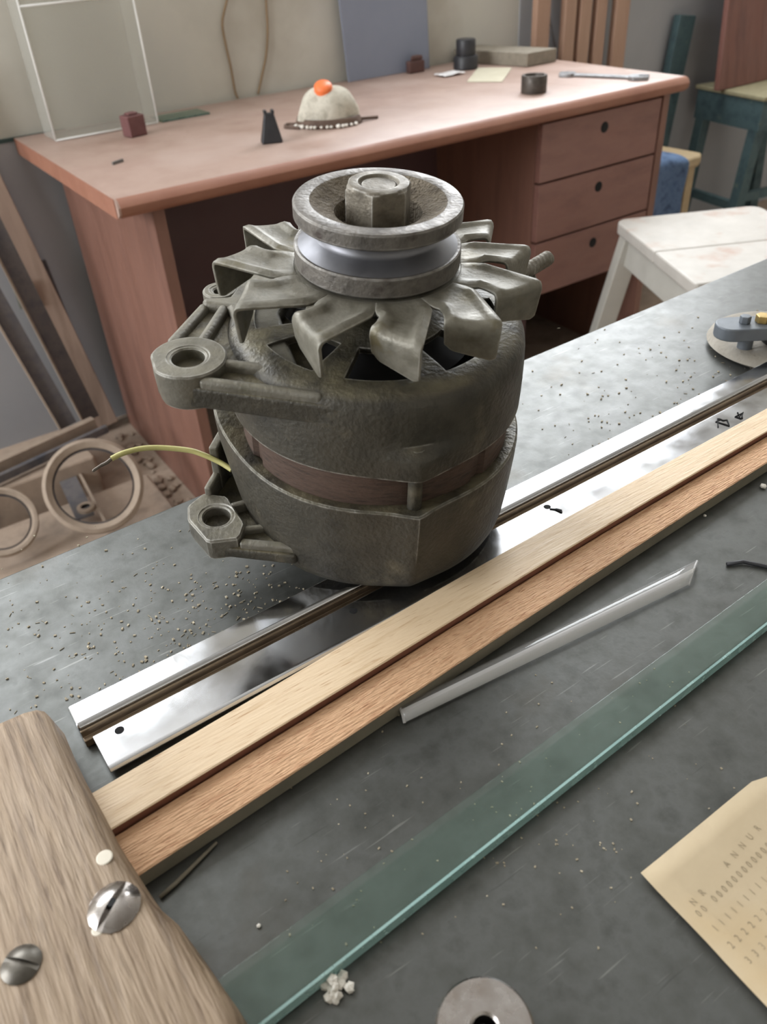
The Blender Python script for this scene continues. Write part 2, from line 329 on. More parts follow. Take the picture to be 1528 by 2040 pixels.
# ------------------------------------------------------------------ room
WY = 2.12
XL, XR, YF, ZC = -2.5, 3.9, -2.6, 3.1
tag(MB().box((XL-.1,YF-.1,-.1), (XR+.1,WY+.2,0)).build('floor', mFloor, recenter=False), kind='structure')
tag(MB().box((XL-.1,YF-.1,ZC), (XR+.1,WY+.2,ZC+.1)).build('ceiling', mCeil, recenter=False), kind='structure')
wb = MB()
wb.box((XL-.1,WY,0), (XR+.1,WY+.2,1.3)).box((XL-.1,WY,2.9), (XR+.1,WY+.2,ZC)).box((XL-.1,WY,1.3), (1.4,WY+.2,1.8))
wb.box((XL-.1,WY,1.8), (-1.2,WY+.2,2.9)).box((.3,WY,1.8), (1.4,WY+.2,2.9)).box((3.1,WY,1.3), (XR+.1,WY+.2,2.9))
wallb = tag(wb.build('wall_back', mWall, recenter=False), kind='structure')
MB().box((XL,WY-.004,0), (1.93,WY,.742)).build('dado', mDado, wallb)
MB().box((XL,WY-.006,.742), (.52,WY,.750)).build('dado_line', mLine, wallb)
MB().box((1.93,WY-.004,0), (XR,WY,1.28)).build('grey_paint', mDado, wallb)
wl = MB()
wl.box((XL-.1,YF,0), (XL,WY,1.05)).box((XL-.1,YF,2.45), (XL,WY,ZC)).box((XL-.1,YF,1.05), (XL,.45,2.45)).box((XL-.1,1.95,1.05), (XL,WY,2.45))
tag(wl.build('wall_left', mWall, recenter=False), kind='structure')
tag(MB().box((XR,YF,0), (XR+.1,WY,ZC)).build('wall_right', mWall, recenter=False), kind='structure')
tag(MB().box((XL-.1,YF-.1,0), (XR+.1,YF,ZC)).build('wall_front', mWall, recenter=False), kind='structure')
def window(n, a, b, axis):
    # a,b: opening corners; frame and panes built in the wall's depth
    (x0,z0), (x1,z1) = a, b
    T = (lambda x,y,z: (x, WY+.12+y, z)) if axis == 'y' else (lambda x,y,z: (XL-.06-y, x, z))
    fr = MB()
    def bx(p, q):
        P = T(*p); Q = T(*q); fr.box(tuple(min(i,j) for i,j in zip(P,Q)), tuple(max(i,j) for i,j in zip(P,Q)))
    t = .05; k = 3
    bx((x0,-.02,z0),(x1,.02,z0+t)); bx((x0,-.02,z1-t),(x1,.02,z1))
    for i in range(k+1):
        xc = x0+t/2+(x1-x0-t)*i/k; bx((xc-t/2,-.019,z0),(xc+t/2,.019,z1))
    o = tag(fr.build('window_%d' % n, mFrame, recenter=False), kind='structure')
    for i in range(k):
        xa = x0+t+(x1-x0-t)*i/k-.0; xb = x0+(x1-x0-t)*(i+1)/k
        pm = MB(); P = T(xa,-.003,z0+t); Q = T(xb,.003,z1-t)
        pm.box(tuple(min(i_,j_) for i_,j_ in zip(P,Q)), tuple(max(i_,j_) for i_,j_ in zip(P,Q)))
        pm.build('pane', mPane, o)
window(1, (-1.2,1.8), (.3,2.9), 'y'); window(2, (1.4,1.3), (3.1,2.9), 'y'); window(3, (.45,1.05), (1.95,2.45), 'x')

# ------------------------------------------------------------------ workbench
b0 = at(0,1152,BT); b1 = at(1528,514,BT)
bd = (b1-b0); bd.z = 0; bd.normalize(); bn = Vector((bd.y,-bd.x,0))      # bn points to the camera side
def BP(s, t, z=0): p = b0+bd*s+bn*t; return Vector((p.x, p.y, BT+z))
wbch = thing('workbench', (.2,.1,0), 'long steel-topped workbench carrying the alternator, strips and glass', 'workbench')
def slab(s0, s1, t0, t1, z0, z1):
    mb = MB(); vs = [BP(s,t,z) for z in (z0,z1) for (s,t) in ((s0,t0),(s1,t0),(s1,t1),(s0,t1))]
    return mb.add(vs, [(3,2,1,0),(4,5,6,7),(0,1,5,4),(1,2,6,5),(2,3,7,6),(3,0,4,7)])
slab(-1.1,1.5,0,.78,-.003,0).build('top_sheet', mBench, wbch, bevel=.0015)
slab(-1.1,1.5,.004,.776,-.045,-.0032).build('top_board', mSteelDark, wbch)
for s in (-1.0,1.4):
    for t in (.08,.70):
        mb = MB(); mb.bar(BP(s,t,-.045), Vector((BP(s,t).x, BP(s,t).y, 0)), .06, .06, bd); mb.build('leg', mSteelDark, wbch)
slab(-1.0,1.4,.08,.12,-.13,-.05).build('apron', mSteelDark, wbch)

# ------------------------------------------------------------------ chrome rail
RH = .0105
ra = at(131,1404,BT+RH); rb_ = at(1528,716,BT+RH)
rd = (rb_-ra); rd.z = 0; rd.normalize(); rn = Vector((rd.y,-rd.x,0))
rail = thing('chrome_rail', ra.copy()+Vector((0,0,-RH)), 'bright chrome trim rail with a long groove lying under the alternator', 'metal rail')
def profile(mb, prof, L0, L1, n=2):
    P = []
    for i in range(n):
        s = L0+(L1-L0)*i/(n-1); P.append([ra+rd*s+rn*t+Vector((0,0,z-RH)) for (t,z) in prof])
    mb.grid(P)
    k = len(prof)
    return mb
LR = .78
def closed(mb, prof, L0, L1):
    P0 = [ra+rd*L0+rn*t+Vector((0,0,z-RH)) for (t,z) in prof]; P1 = [p+rd*(L1-L0) for p in P0]; k = len(prof)
    mb.add(P0+P1, [tuple(range(k))[::-1], tuple(range(k,2*k))]+[(i,(i+1)%k,k+(i+1)%k,k+i) for i in range(k)]); return mb
closed(MB(), [(0,.0008),(0,.0080),(.0007,.0096),(.0022,RH),(.0135,RH),(.0150,.0100),(.0157,.0088),(.0157,.0008)], 0, LR).build('upper_band', mChrome, rail, bevel=.0012, seg=3)
closed(MB(), [(.0158,.0006),(.0158,.0078),(.0172,.0078),(.0176,.0044),(.0200,.0042),(.0206,.0006)], .0004, LR-.0004).build('groove', mChromeSide, rail, bevel=.0003)
closed(MB(), [(.0207,.0030),(.0207,.0056),(.0215,.0066),(.0400,.0062),(.0418,.0054),(.0424,.0036),(.0420,.0030)], .004, LR).build('lower_band', mChrome, rail, bevel=.0008, seg=2)
for (u,v) in ((238,1455),(704,1217),(1090,1010)):
    p = at(u,v,BT+.0064); mb = MB(); M = Matrix.Translation(p)
    mb.lathe([(.0021,-.002),(.0021,.0002)], 20, M, True, True); mb.build('screw_hole_disc', mHole, rail)  # dark disc on the band stands in for a hole's shade

random.seed(4)
for (u,v,n_,sx,sy) in ((1440,842,5,16,10),(1470,828,5,14,8),(1106,1016,4,16,6)):
    q = [at(u+random.uniform(-sx,sx), v+random.uniform(-sy,sy), BT+.0067) for _ in range(n_+3)]
    MB().tube(q, .00045, 5).build('ink_scribble', mHole, rail)
# ------------------------------------------------------------------ wooden strips
def strip(name, back, front, h, mt, ms, label):
    # back/front: lists of photo points of the top face's two edges, laid on the level of that top face
    bk = [at(u,v,BT+h) for u,v in back]; fr = [at(u,v,BT+h) for u,v in front]
    def resample(pts, xs):
        out = []
        for x in xs:
            i = 0
            while i < len(pts)-2 and pts[i+1].x < x: i += 1
            a, b = pts[i], pts[i+1]; k = (x-a.x)/(b.x-a.x); out.append(a+(b-a)*k)
        return out
    x0 = max(bk[0].x, fr[0].x)-.02; x1 = .82
    n = 26; X = [x0+(x1-x0)*i/(n-1) for i in range(n)]
    B = resample(bk, X); Fq = resample(fr, X)
    # smooth
    for _ in range(5):
        for Q in (B,Fq):
            c = [q.copy() for q in Q]
            for i in range(1,n-1): Q[i] = (c[i-1]+c[i]*2+c[i+1])/4
    o = thing(name, Vector(((B[0].x+Fq[0].x)/2, (B[0].y+Fq[0].y)/2, BT)), label, 'wood strip')
    e = Vector((0,0,h-.0004))
    P = [[b-e, b+Vector((0,-.0003,-.0004)), b+Vector((0,-.0008,0)), b+(f-b)*.33, b+(f-b)*.67, f+Vector((0,.0008,0)), f+Vector((0,.0002,-.0004)), f+Vector((0,.0006,-.0012))] for b,f in zip(B,Fq)]
    mb = MB(); mb.grid(P); k = 8
    mb.f += [tuple(range(k)), tuple(range((n-1)*k, n*k))[::-1]]
    mb.build('top_face', mt, o, smooth=True, auto=25)
    P = [[f+Vector((0,.0006,-.0011)), f+Vector((0,.0006,-h+.0004)), b+(f-b)*.02-e] for b,f in zip(B,Fq)]
    MB().grid(P).build('sawn_side', ms, o)
    return o
strip('wood_strip', [(188,1575),(480,1404),(764,1235),(884,1163),(999,1100),(1528,812)], [(224,1652),(500,1484),(764,1322),(1004,1172),(1120,1098),(1528,860)], .013, mStrip1, mSide1,
      'smooth pale beech strip lying next to the chrome rail')
strip('wood_strip', [(240,1657),(500,1496),(764,1334),(1004,1182),(1120,1108),(1528,868)], [(281,1742),(500,1598),(764,1421),(984,1275),(1114,1190),(1254,1097),(1528,922)], .009, mStrip2, mSide2,
      'rough-sawn orange-brown wood strip nearest the clear plastic offcut')

# ------------------------------------------------------------------ old board with two screws
BH = .032
bp = [(-330,1560),(0,1426),(42,1408),(70,1402),(88,1405),(99,1417),(124,1472),(146,1519),(180,1578),(214,1644),(243,1695),(276,1746),(309,1790),(346,1823),(390,1885),(428,1937),(452,1970),(470,2000),(490,2060),(430,2200),(-330,2330)]
pts = [at(u,v,BT+BH) for u,v in bp]
obd = thing('old_board', Vector((-.05,.18,BT)), 'thick worn brown board with two slotted screws at the lower left', 'board')
mb = MB(); cx = sum(p.x for p in pts)/len(pts); cy = sum(p.y for p in pts)/len(pts)
rows = []
for (ins, z) in ((.0,-BH+.0002),(-.0012,-.016),(0,-.007),(.0012,-.0028),(.0038,-.0006),(.007,0)):
    row = []
    for i, p in enumerate(pts):
        a = pts[i-1]; b = pts[(i+1) % len(pts)]; t = (b-a).normalized(); n_ = Vector((-t.y,t.x,0))
        if n_.dot(Vector((cx,cy,p.z))-p) < 0: n_ = -n_
        row.append(p+n_*(ins+.0006*noise.noise(p*90+Vector((0,0,z*200))))+Vector((0,0,z)))
    rows.append(row)
mb.grid(rows, wrap=True); k = len(pts); mb.f.append(tuple(range(5*k,6*k))); mb.f.append(tuple(range(k))[::-1])
bdo = mb.build('plank_body', mBoard, obd, smooth=True, auto=50)
for (u,v,r_) in ((208,1708,.0029),(195,1852,.0021)):
    p = at(u,v,BT+BH); mb = MB(); mb.lathe([(r_,0),(r_*.85,.00018),(.0001,.0002)], 16, Matrix.Translation(p), False, True); mb.build('paint_drop', mPaint, bdo)
def slotted(u, v, r_, ang, mt, lab):
    p = at(u,v,BT+BH+.002)-Vector((0,0,.002)); o = MB()
    M = Matrix.Translation(p) @ Matrix.Rotation(ang,4,'Z')
    # domed head in two halves either side of a slot
    hw = r_*.13
    for s in (1,-1):
        P = []
        for i in range(9):
            a = math.pi*i/8; row = []
            for j in range(7):
                q = j/6; rr = r_*(1-q); z = .0004+r_*.34*(1-(1-q)**2.2)
                x = rr*math.cos(a); y = max(rr*math.sin(a), 0)*((r_-hw)/r_)+hw
                row.append(M @ Vector((x*1.0, s*y, z)))
            P.append(row)
        o.grid(P)
        # slot wall
        top = [M @ Vector((r_*(1-j/6)*c, s*hw, .0004+r_*.34*(1-(1-j/6)**2.2))) for c in (1,) for j in range(7)]+[M @ Vector((-r_*(1-j/6), s*hw, .0004+r_*.34*(1-(1-j/6)**2.2))) for j in range(5,-1,-1)]
        bot = [Vector((t.x,t.y,p.z)) for t in top]
        o.grid([top,bot])
    o.lathe([(r_,0),(r_*1.0,.0004),(r_*.05,.0011)], 32, Matrix.Translation(p), True, True)
    return o.build('slotted_screw', mt, obd, smooth=True, auto=50)
s1 = slotted(225,1801,.0086,R(36),mScrewB,''); s1['label'] = 'shiny domed slotted screw near the edge'
p = at(222,1797,BT+BH+.003); MB().lathe([(.0015,-.001),(.0015,.0002)], 16, Matrix.Translation(p), True, True).build('burred_slot', mHole, s1)
s2 = slotted(39,1916,.0062,R(-46),mScrewD,''); s2['label'] = 'dull grey slotted screw'

# ------------------------------------------------------------------ glass strip, plastic offcut, card, washer, crumbs
g = [at(455,1935,BT+.006), at(1528,1152,BT+.006), at(1528,1240,BT+.006), at(525,2034,BT+.006)]
gl = thing('glass_strip', (g[0]+g[3])/2+Vector((0,0,-.006)), 'long greenish glass strip lying flat on the bench', 'glass')
dr = (g[1]-g[0]).normalized(); dr2 = (g[2]-g[3]).normalized()
A = g[0]-dr*.05; Bq = g[1]+dr*.12; Cq = g[2]+dr2*.12; Dq = g[3]-dr2*.05
nn = (Dq-A).normalized()
def quadbox(mb, P, z0, z1):
    vs = [Vector((p.x,p.y,z)) for z in (z0,z1) for p in P]
    return mb.add(vs, [(3,2,1,0),(4,5,6,7),(0,1,5,4),(1,2,6,5),(2,3,7,6),(3,0,4,7)])
quadbox(MB(), [A,Bq,Cq-nn*.0004,Dq-nn*.0004], BT+.0003, BT+.006).build('pane', mGlassStrip, gl, bevel=.0005)
quadbox(MB(), [Dq-nn*.0003,Cq-nn*.0003,Cq+nn*.0008,Dq+nn*.0008], BT+.0004, BT+.0059).build('ground_edge', mGlassEdge, gl)
# clear plastic offcut: a shallow trough, widening to a slanting end
pl = thing('plastic_offcut', at(800,1435,BT), 'narrow clear plastic offcut lying beside the wood strips', 'plastic strip')
L0 = at(795,1410,BT+.001); L1 = at(806,1441,BT+.001); R0 = at(1388,1121,BT+.001); R1 = at(1372,1166,BT+.001)
P = []; Pe = []
nseg = 14
for i in range(nseg+1):
    k = i/nseg; a = L0.lerp(R0,k); b = L1.lerp(R1,k)
    row = []
    for j in range(7):
        t = j/6; q = a.lerp(b,t); q.z = BT+.0012+.0030*math.sin(math.pi*(.10+.90*t))
        row.append(q+Vector((0,0,0)))
    P.append(row)
MB().grid(P).build('clear_sheet', mAcryl, pl, smooth=True, solid=.0012)
e1 = [P[i][6]+Vector((0,0,.0004)) for i in range(nseg+1)]; e0 = [P[i][3]+Vector((0,0,.0010)) for i in range(nseg+1)]
MB().grid([e0,e1]).build('frosted_flank', mAcrylEdge, pl, smooth=True, solid=.0004)
MB().tube([P[0][j] for j in range(7)], .0007, 6).build('cut_end', mAcrylEdge, pl)
MB().tube([P[nseg][j] for j in range(7)], .0006, 6).build('cut_end', mAcrylEdge, pl)
# punched card
K = at(1275,1745,BT); e1v = (at(1528,1535,BT)-K); e2v = (at(1528,2015,BT)-K); e1n = e1v.normalized(); e2n = e2v.normalized()
card = thing('punched_card', K, 'yellowed printed card with rows of digits at the right edge', 'card')
mb = MB(); rows = []
n1, n2 = 16, 10; Lc1, Lc2 = .150, .075
for i in range(n1+1):
    row = []
    for j in range(n2+1):
        q = K+e1n*(Lc1*i/n1)+e2n*(Lc2*j/n2)
        q.z = BT+.0016+.0007*noise.noise(Vector((i*.35,j*.4,2)))+.0006*max(0,1-(i/n1)*5)
        if i*Lc1/n1 > .066 and j == 0: q += e2n*.003
        row.append(q)
    rows.append(row)
mb.grid(rows); cbody = mb.build('card_sheet', mCard, card, smooth=True, solid=.0004)
def card_text(txt, p0, p1, size):
    cu = D.curves.new('t','FONT'); cu.body = txt; cu.size = 1; cu.align_x = 'CENTER'; tmp = D.objects.new('t',cu); COL.objects.link(tmp)
    return tmp, cu
def print_row(chars, a, b, h):
    # one character per column from photo point a to photo point b
    mb = MB(); dg = bpy.context.evaluated_depsgraph_get()
    pa = at(*a,BT); pb = at(*b,BT); n = len(chars); cache = {}
    dx = (pb-pa).normalized(); dy = Vector((-dx.y,dx.x,0))
    for i, c in enumerate(chars):
        if c == ' ': continue
        if c not in cache:
            cu = D.curves.new('glyph','FONT'); cu.body = c; cu.size = 1; cu.align_x = 'CENTER'
            tmp = D.objects.new('glyph',cu); COL.objects.link(tmp); bpy.context.view_layer.update()
            me = D.meshes.new_from_object(tmp.evaluated_get(bpy.context.evaluated_depsgraph_get()))
            cache[c] = ([v.co.copy() for v in me.vertices], [tuple(p.vertices) for p in me.polygons])
            D.objects.remove(tmp); D.curves.remove(cu); D.meshes.remove(me)
        vs, fs = cache[c]; o = pa.lerp(pb, i/(n-1)); o.z = 0
        out = []
        for v in vs:
            q = o+dx*(v.x*h*1.1)+dy*(v.y*h*1.35)
            d = q-K; i_ = d.dot(e1n)/Lc1*n1; j_ = d.dot(e2n)/Lc2*n2
            i0 = min(max(int(i_),0),n1-1); j0 = min(max(int(j_),0),n2-1); fi = i_-i0; fj = j_-j0
            z = rows[i0][j0].z*(1-fi)*(1-fj)+rows[i0+1][j0].z*fi*(1-fj)+rows[i0][j0+1].z*(1-fi)*fj+rows[i0+1][j0+1].z*fi*fj
            q.z = z+.00028; out.append(q)
        mb.add(out, fs)
    return mb.build('printed_row', mInk, cbody)
print_row('NR  ANNUR', (1385,1808), (1512,1660), .0027)
print_row('00 00000000000000', (1395,1832), (1552,1677), .0027)
print_row('1111111111111', (1428,1862), (1572,1716), .0027)
print_row('22222222222', (1459,1895), (1590,1762), .0027)
print_row('333333333', (1494,1925), (1600,1815), .0027)
# washer / roller end
pw = at(966,2048,BT+.012); wr = thing('steel_roller', Vector((pw.x,pw.y,BT)), 'round steel roller with a centre hole at the bottom edge', 'roller')
M = Matrix.Translation(Vector((pw.x,pw.y,BT)))
mb = MB(); mb.lathe([(.0148,.0),(.0155,.0006),(.0155,.0112),(.0147,.012),(.0048,.012),(.0040,.0112),(.0040,.002)], 56, M, False, False); mb.build('body', mScrewB, wr, smooth=True, auto=30)
MB().lathe([(.0041,.001),(.0040,.0022)], 24, M, True, True).build('bore', mHole, wr)
# foam crumb
pf = at(668,1966,BT); mb = MB(); random.seed(3)
for i in range(34):
    gx_, gy_ = random.gauss(0,.0019), random.gauss(0,.0017)
    mb.blob(pf+Vector((gx_,gy_,random.uniform(.0008,.0042)*max(.3,1-(abs(gx_)+abs(gy_))/.008))), random.uniform(.0010,.0019), i, amp=.7, sub=1)
tag(mb.build('foam_crumb', mFoam), 'white crumbly foam lump beside the glass strip', 'crumb')
for (u,v,r_,lab) in ((1520,972,.0021,'small white chip lying just below the rough-sawn strip'),(516,1846,.0009,'tiny white grain on bare bench near the board'),(1404,1029,.0011,'tiny pinkish chip at the rough-sawn strip edge')):
    p = at(u,v,BT); mb = MB(); mb.blob(p+Vector((0,0,r_*.6)), r_, u, sz=.7, sub=1); tag(mb.build('chip', mFoam), lab, 'chip')
# thin twig and dark wire
mb = MB(); pts = [at(318,1788,BT+.0012), at(350,1760,BT+.0012), at(392,1718,BT+.0012), at(432,1678,BT+.0012)]
mb.tube(pts, [.0008,.0009,.0008,.0006], 6); tag(mb.build('twig', mSide2, smooth=True), 'thin dry twig by the end of the rough-sawn strip', 'twig')
mb = MB(); pts = [at(1448,1124,BT+.0012), at(1480,1119,BT+.0014), at(1515,1126,BT+.0012), at(1570,1140,BT+.0012)]
mb.tube(pts, .0011, 6); tag(mb.build('dark_wire', mBlack, smooth=True), 'short dark wire end above the glass strip', 'wire')
# sawdust
random.seed(11); mb = MB()
def crumbs(n, poly_u, poly_v, s0, s1, sd):
    for i in range(n):
        u = random.gauss((poly_u[0]+poly_u[1])/2, (poly_u[1]-poly_u[0])/sd); v = random.gauss((poly_v[0]+poly_v[1])/2, (poly_v[1]-poly_v[0])/sd)
        p = at(u,v,BT)
        # keep off the things that lie on the bench
        rr = (p-ra).dot(rn)
        if -.0015 < rr < .055 and p.x > -.01: continue
        if (Vector((p.x,p.y))-Vector((.197,.323))).length < .068 and rr > -.03: continue
        s = random.uniform(s0,s1)
        if random.random() < .12:
            a = random.random()*3.14; d = Vector((math.cos(a),math.sin(a),0)); mb.bar(p+Vector((0,0,s*.4)), p+d*s*4+Vector((0,0,s*.4)), s*.5, s*.3)
        else:
            a = random.random()*3; mb.box((-s,-s*.7,0),(s,s*.6,s*.9), Matrix.Translation(p) @ Matrix.Rotation(a,4,'Z') @ Matrix.Rotation(random.uniform(-.3,.3),4,'X'))
crumbs(260,(300,680),(1120,1290),.00025,.0008,2.6); crumbs(260,(120,560),(1190,1400),.00022,.0008,2.4); crumbs(110,(-40,320),(1150,1420),.0002,.0007,2.2)
crumbs(150,(1040,1440),(720,900),.00025,.0008,2.4); crumbs(70,(1330,1500),(700,860),.0003,.0009,3)
def free_crumbs(n, du, dv, s0, s1):
    for i in range(n):
        p = at(random.uniform(*du), random.uniform(*dv), BT); s = random.uniform(s0,s1)
        mb.box((-s,-s*.7,0),(s,s*.6,s*.8), Matrix.Translation(p) @ Matrix.Rotation(random.random()*3,4,'Z'))
free_crumbs(90,(560,1260),(1500,1900),.00015,.0005); free_crumbs(60,(980,1500),(1330,1700),.00015,.0005)
tag(mb.build('sawdust_crumbs', mCrumb, recenter=False), 'scattered sawdust and grit on the bench top', 'sawdust', kind='stuff')

# ------------------------------------------------------------------ alternator
AB = CAM+Vector((5.315,8.7226,-7.344))*.037
az_ = Vector((0,-.129,1)).normalized(); ax_ = (RT-az_*RT.dot(az_)).normalized(); ay_ = az_.cross(ax_)
alt = thing('alternator', AB, 'old greasy car alternator standing upright with its pulley on top', 'alternator')
M3 = Matrix((ax_,ay_,az_)).transposed(); alt.rotation_euler = M3.to_euler()
mm = .001
def P2(r_, a, z): return Vector((r_*math.cos(R(a))*mm, r_*math.sin(R(a))*mm, z*mm))
def bosses(a, width=9):
    d = 0
    for c, h in ((-75,6.5),(45,4.5),(165,7.5)):
        x = (math.degrees(a)-c+180) % 360-180
        d += h*math.exp(-abs(x/width)**1.35)
    return d
def K_(mb, name, mt, parent=alt, **kw): return mb.build(name, mt, parent, world=False, **kw)
S = Matrix.Scale(mm,4)
# drive-end bracket: shell with ventilation openings in its top
NA = 216
def de_mesh():
    prof = [(19,126),(24,126),(27,124),(30,121),(34,119.5),(40,119),(46,119),(52,119),(58,118.6),(63,118.0),(67,117),(69.6,115.2),(71.4,112.2),(72.2,108),(72.8,100),(73.1,93.4),(73.2,92),(73.2,89.5),(73.3,88),(73.4,84),(73.4,78),(69,77.5)]
    mb = MB(); vs = []; fs = []
    for (r_, z) in prof:
        for k in range(NA):
            a = 2*math.pi*k/NA
            t = min(max((r_-64)/8,0),1) if z > 77.8 else 1
            lo = min(max((93-z)/4,0),1)
            rr = r_+bosses(a, 11)*t*lo
            vs.append((rr*mm*math.cos(a), rr*mm*math.sin(a), z*mm))
    for i in range(len(prof)-1):
        for k in range(NA):
            rc = (prof[i][0]+prof[i+1][0])/2; ang = 360*(k+.5)/NA
            x = (ang-47+22.5) % 45-22.5
            hw = 15.5 if rc < 56 else 11.5
            if 33 < rc < 60.5 and prof[i][1] > 115 and abs(x) < hw: continue
            k2 = (k+1) % NA; fs.append((i*NA+k, i*NA+k2, (i+1)*NA+k2, (i+1)*NA+k))
    return mb.add(vs, fs)
de = de_mesh().build('drive_end_bracket', mCastDark, alt, world=False, smooth=True, auto=40)
md = de.modifiers.new('solid','SOLIDIFY'); md.thickness = 4*mm; md.offset = -1
md = de.modifiers.new('bv','BEVEL'); md.width = .6*mm; md.segments = 2; md.limit_method = 'ANGLE'; md.angle_limit = R(40)
# upper mounting ear with its ribbed arm
EC = Vector((-83,-40.5,0))
def circ(c, r_, a0, a1, n): return [(c[0]+r_*math.cos(R(a0+(a1-a0)*i/n)), c[1]+r_*math.sin(R(a0+(a1-a0)*i/n))) for i in range(n+1)]
def hull(pts):
    pts = sorted(set((round(p[0],3),round(p[1],3)) for p in pts))
    def half(ps):
        h = []
        for p in ps:
            while len(h) >= 2 and (h[-1][0]-h[-2][0])*(p[1]-h[-2][1])-(h[-1][1]-h[-2][1])*(p[0]-h[-2][0]) <= 0: h.pop()
            h.append(p)
        return h
    lo = half(pts); up = half(pts[::-1]); return lo[:-1]+up[:-1]
def sc(pts): return [(p[0]*mm,p[1]*mm) for p in pts]
arm = hull(circ(EC,15.5,100,340,16)+[(-13.6,-70.4),(-20,-45),(-40,0),(-66,42),(-79,35),(-88,12)])
K_(MB().prism(sc(arm), 102*mm, 112.5*mm), 'upper_arm', mCastDark, bevel=1.6*mm, seg=3)
def ear(mb, c, ro, ri, z0, z1, flat=None, n=48):
    # ring with an optional flat on the far side
    def rf(a):
        r_ = ro
        if flat:
            for (fa, fd) in flat:
                cs = math.cos(a-R(fa))
                if cs > .2: r_ = min(r_, fd/cs)
        return r_
    rows = []
    for (k, z) in ((0,z1),(1,z1-.8),(1,z0+9),(.95,z0+3),(.88,z0)):
        row = []
        for i in range(n):
            a = 2*math.pi*i/n; r_ = rf(a)
            r_ = (r_-.7) if k == 0 else r_*k
            row.append(Vector(((c[0]+r_*math.cos(a))*mm,(c[1]+r_*math.sin(a))*mm,z*mm)))
        rows.append(row)
    def cir(r_, z): return [Vector(((c[0]+r_*math.cos(2*math.pi*i/n))*mm,(c[1]+r_*math.sin(2*math.pi*i/n))*mm,z*mm)) for i in range(n)]
    rows = [cir(ri,z0), cir(ri,z1-1.0), cir(ri+.8,z1-.4), cir(ri+1.8,z1-.4), cir(ri+2.2,z1)]+rows+[cir(ri,z0)]
    return mb.grid(rows, wrap=True)
e = K_(ear(MB(), EC, 17.0, 7.4, 100, 118, flat=[(200,15.6)]), 'upper_mounting_ear', mCast, smooth=True, auto=35)
rib = MB()
def ribbar(a, b, w_, z0, z1):
    a = Vector((a[0],a[1],0)); b = Vector((b[0],b[1],0)); d = (b-a).normalized(); n_ = Vector((-d.y,d.x,0))*w_/2
    return [((a+n_).x,(a+n_).y),((b+n_).x,(b+n_).y),((b-n_).x,(b-n_).y),((a-n_).x,(a-n_).y)]
for (a,b,w_,z1) in (((-76,-54.2),(-22,-64.6),5,116.4),((-70,-41),(-40,-46),5,117),((-94.2,-24),(-84,12),5.5,115.8),((-80,-24),(-74,10),5,117)):
    K_(MB().prism(sc(ribbar(a,b,w_,0,0)), 108*mm, z1*mm), 'arm_rib', mCast, bevel=2.2*mm, seg=3)
K_(MB().prism(sc([(-30,-58),(-42,-47),(-55,-38),(-64,-22),(-68,-6),(-72,6),(-85,9),(-86,14),(-73,16),(-71,25),(-76,31),(-74,37),(-64,43),(-48,50),(-40,30),(-46,0),(-40,-25)]), 103*mm, 117.6*mm), 'arm_web', mCast, bevel=2.5*mm, seg=3)
K_(ear(MB(), (-78.5,22.5), 8.5, 3.2, 103, 117.4, n=28), 'lug_eye', mCast, smooth=True, auto=35)
K_(MB().lathe([(3.3,107),(3.3,107.3)],24,Matrix.Translation((-78.5*mm,22.5*mm,0)) @ S,True,True), 'lug_bore', mInside)
# stator
def st_r(r_, z, a):
    x = min(abs((math.degrees(a)-c+180) % 360-180) for c in (-146,-44,30,100))
    return r_-(2.2 if x < 2.1 else 0)
K_(MB().lathe([(60,54),(69.3,54),(69.3,83),(60,83)], 180, S, rf=st_r), 'stator_stack', mStator, smooth=True, auto=30)
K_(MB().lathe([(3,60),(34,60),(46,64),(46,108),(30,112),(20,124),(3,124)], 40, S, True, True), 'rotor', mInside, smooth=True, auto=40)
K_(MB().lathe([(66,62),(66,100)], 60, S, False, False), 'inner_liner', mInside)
# rear bracket
def rear():
    prof = [(66,56),(70.5,57.6),(74.2,58),(75.2,57.2),(75.4,55),(75.3,46),(74.8,34),(74.2,22),(73.4,12),(72.4,7),(70.6,2.4),(68,0),(30,0)]
    mb = MB(); vs = []; fs = []
    for (r_, z) in prof:
        for k in range(NA):
            a = 2*math.pi*k/NA
            t = min(max((r_-62)/8,0),1); up = .35+.65*min(max(z/20,0),1)
            deg = math.degrees(a); x = (deg-178+180) % 360-180
            fl = 9.0*math.exp(-(x/24)**2)*min(max((z-6)/44,0),1)
            rr = r_+(bosses(a,7.5)*up+fl)*t
            zz = z+9*math.exp(-(x/24)**2)*min(max((z-30)/26,0),1)
            vs.append((rr*mm*math.cos(a), rr*mm*math.sin(a), zz*mm))
    for i in range(len(prof)-1):
        for k in range(NA):
            k2 = (k+1) % NA; fs.append((i*NA+k, i*NA+k2, (i+1)*NA+k2, (i+1)*NA+k))
    fs.append(tuple(range((len(prof)-1)*NA, len(prof)*NA)))
    return mb.add(vs, fs)
K_(rear(), 'rear_bracket', mCastDark, smooth=True, auto=38)
EC2 = Vector((-82,-41,0))
oct_ = [(-98.7,-33),(-92,-23),(-79,-25),(-66.5,-46.5),(-68,-57.5),(-83.5,-60.5),(-96.6,-44)]
mb = MB(); n = 48; rows = []
def polyr(c, poly, a):
    d = Vector((math.cos(a),math.sin(a))); best = 0
    for i in range(len(poly)):
        p = Vector(poly[i])-Vector((c[0],c[1])); q = Vector(poly[(i+1) % len(poly)])-Vector((c[0],c[1])); e_ = q-p
        den = d.x*e_.y-d.y*e_.x
        if abs(den) < 1e-9: continue
        t = (p.x*e_.y-p.y*e_.x)/den; u = (p.x*d.y-p.y*d.x)/den
        if t > 0 and -1e-6 <= u <= 1.000001: best = max(best,t)
    return best
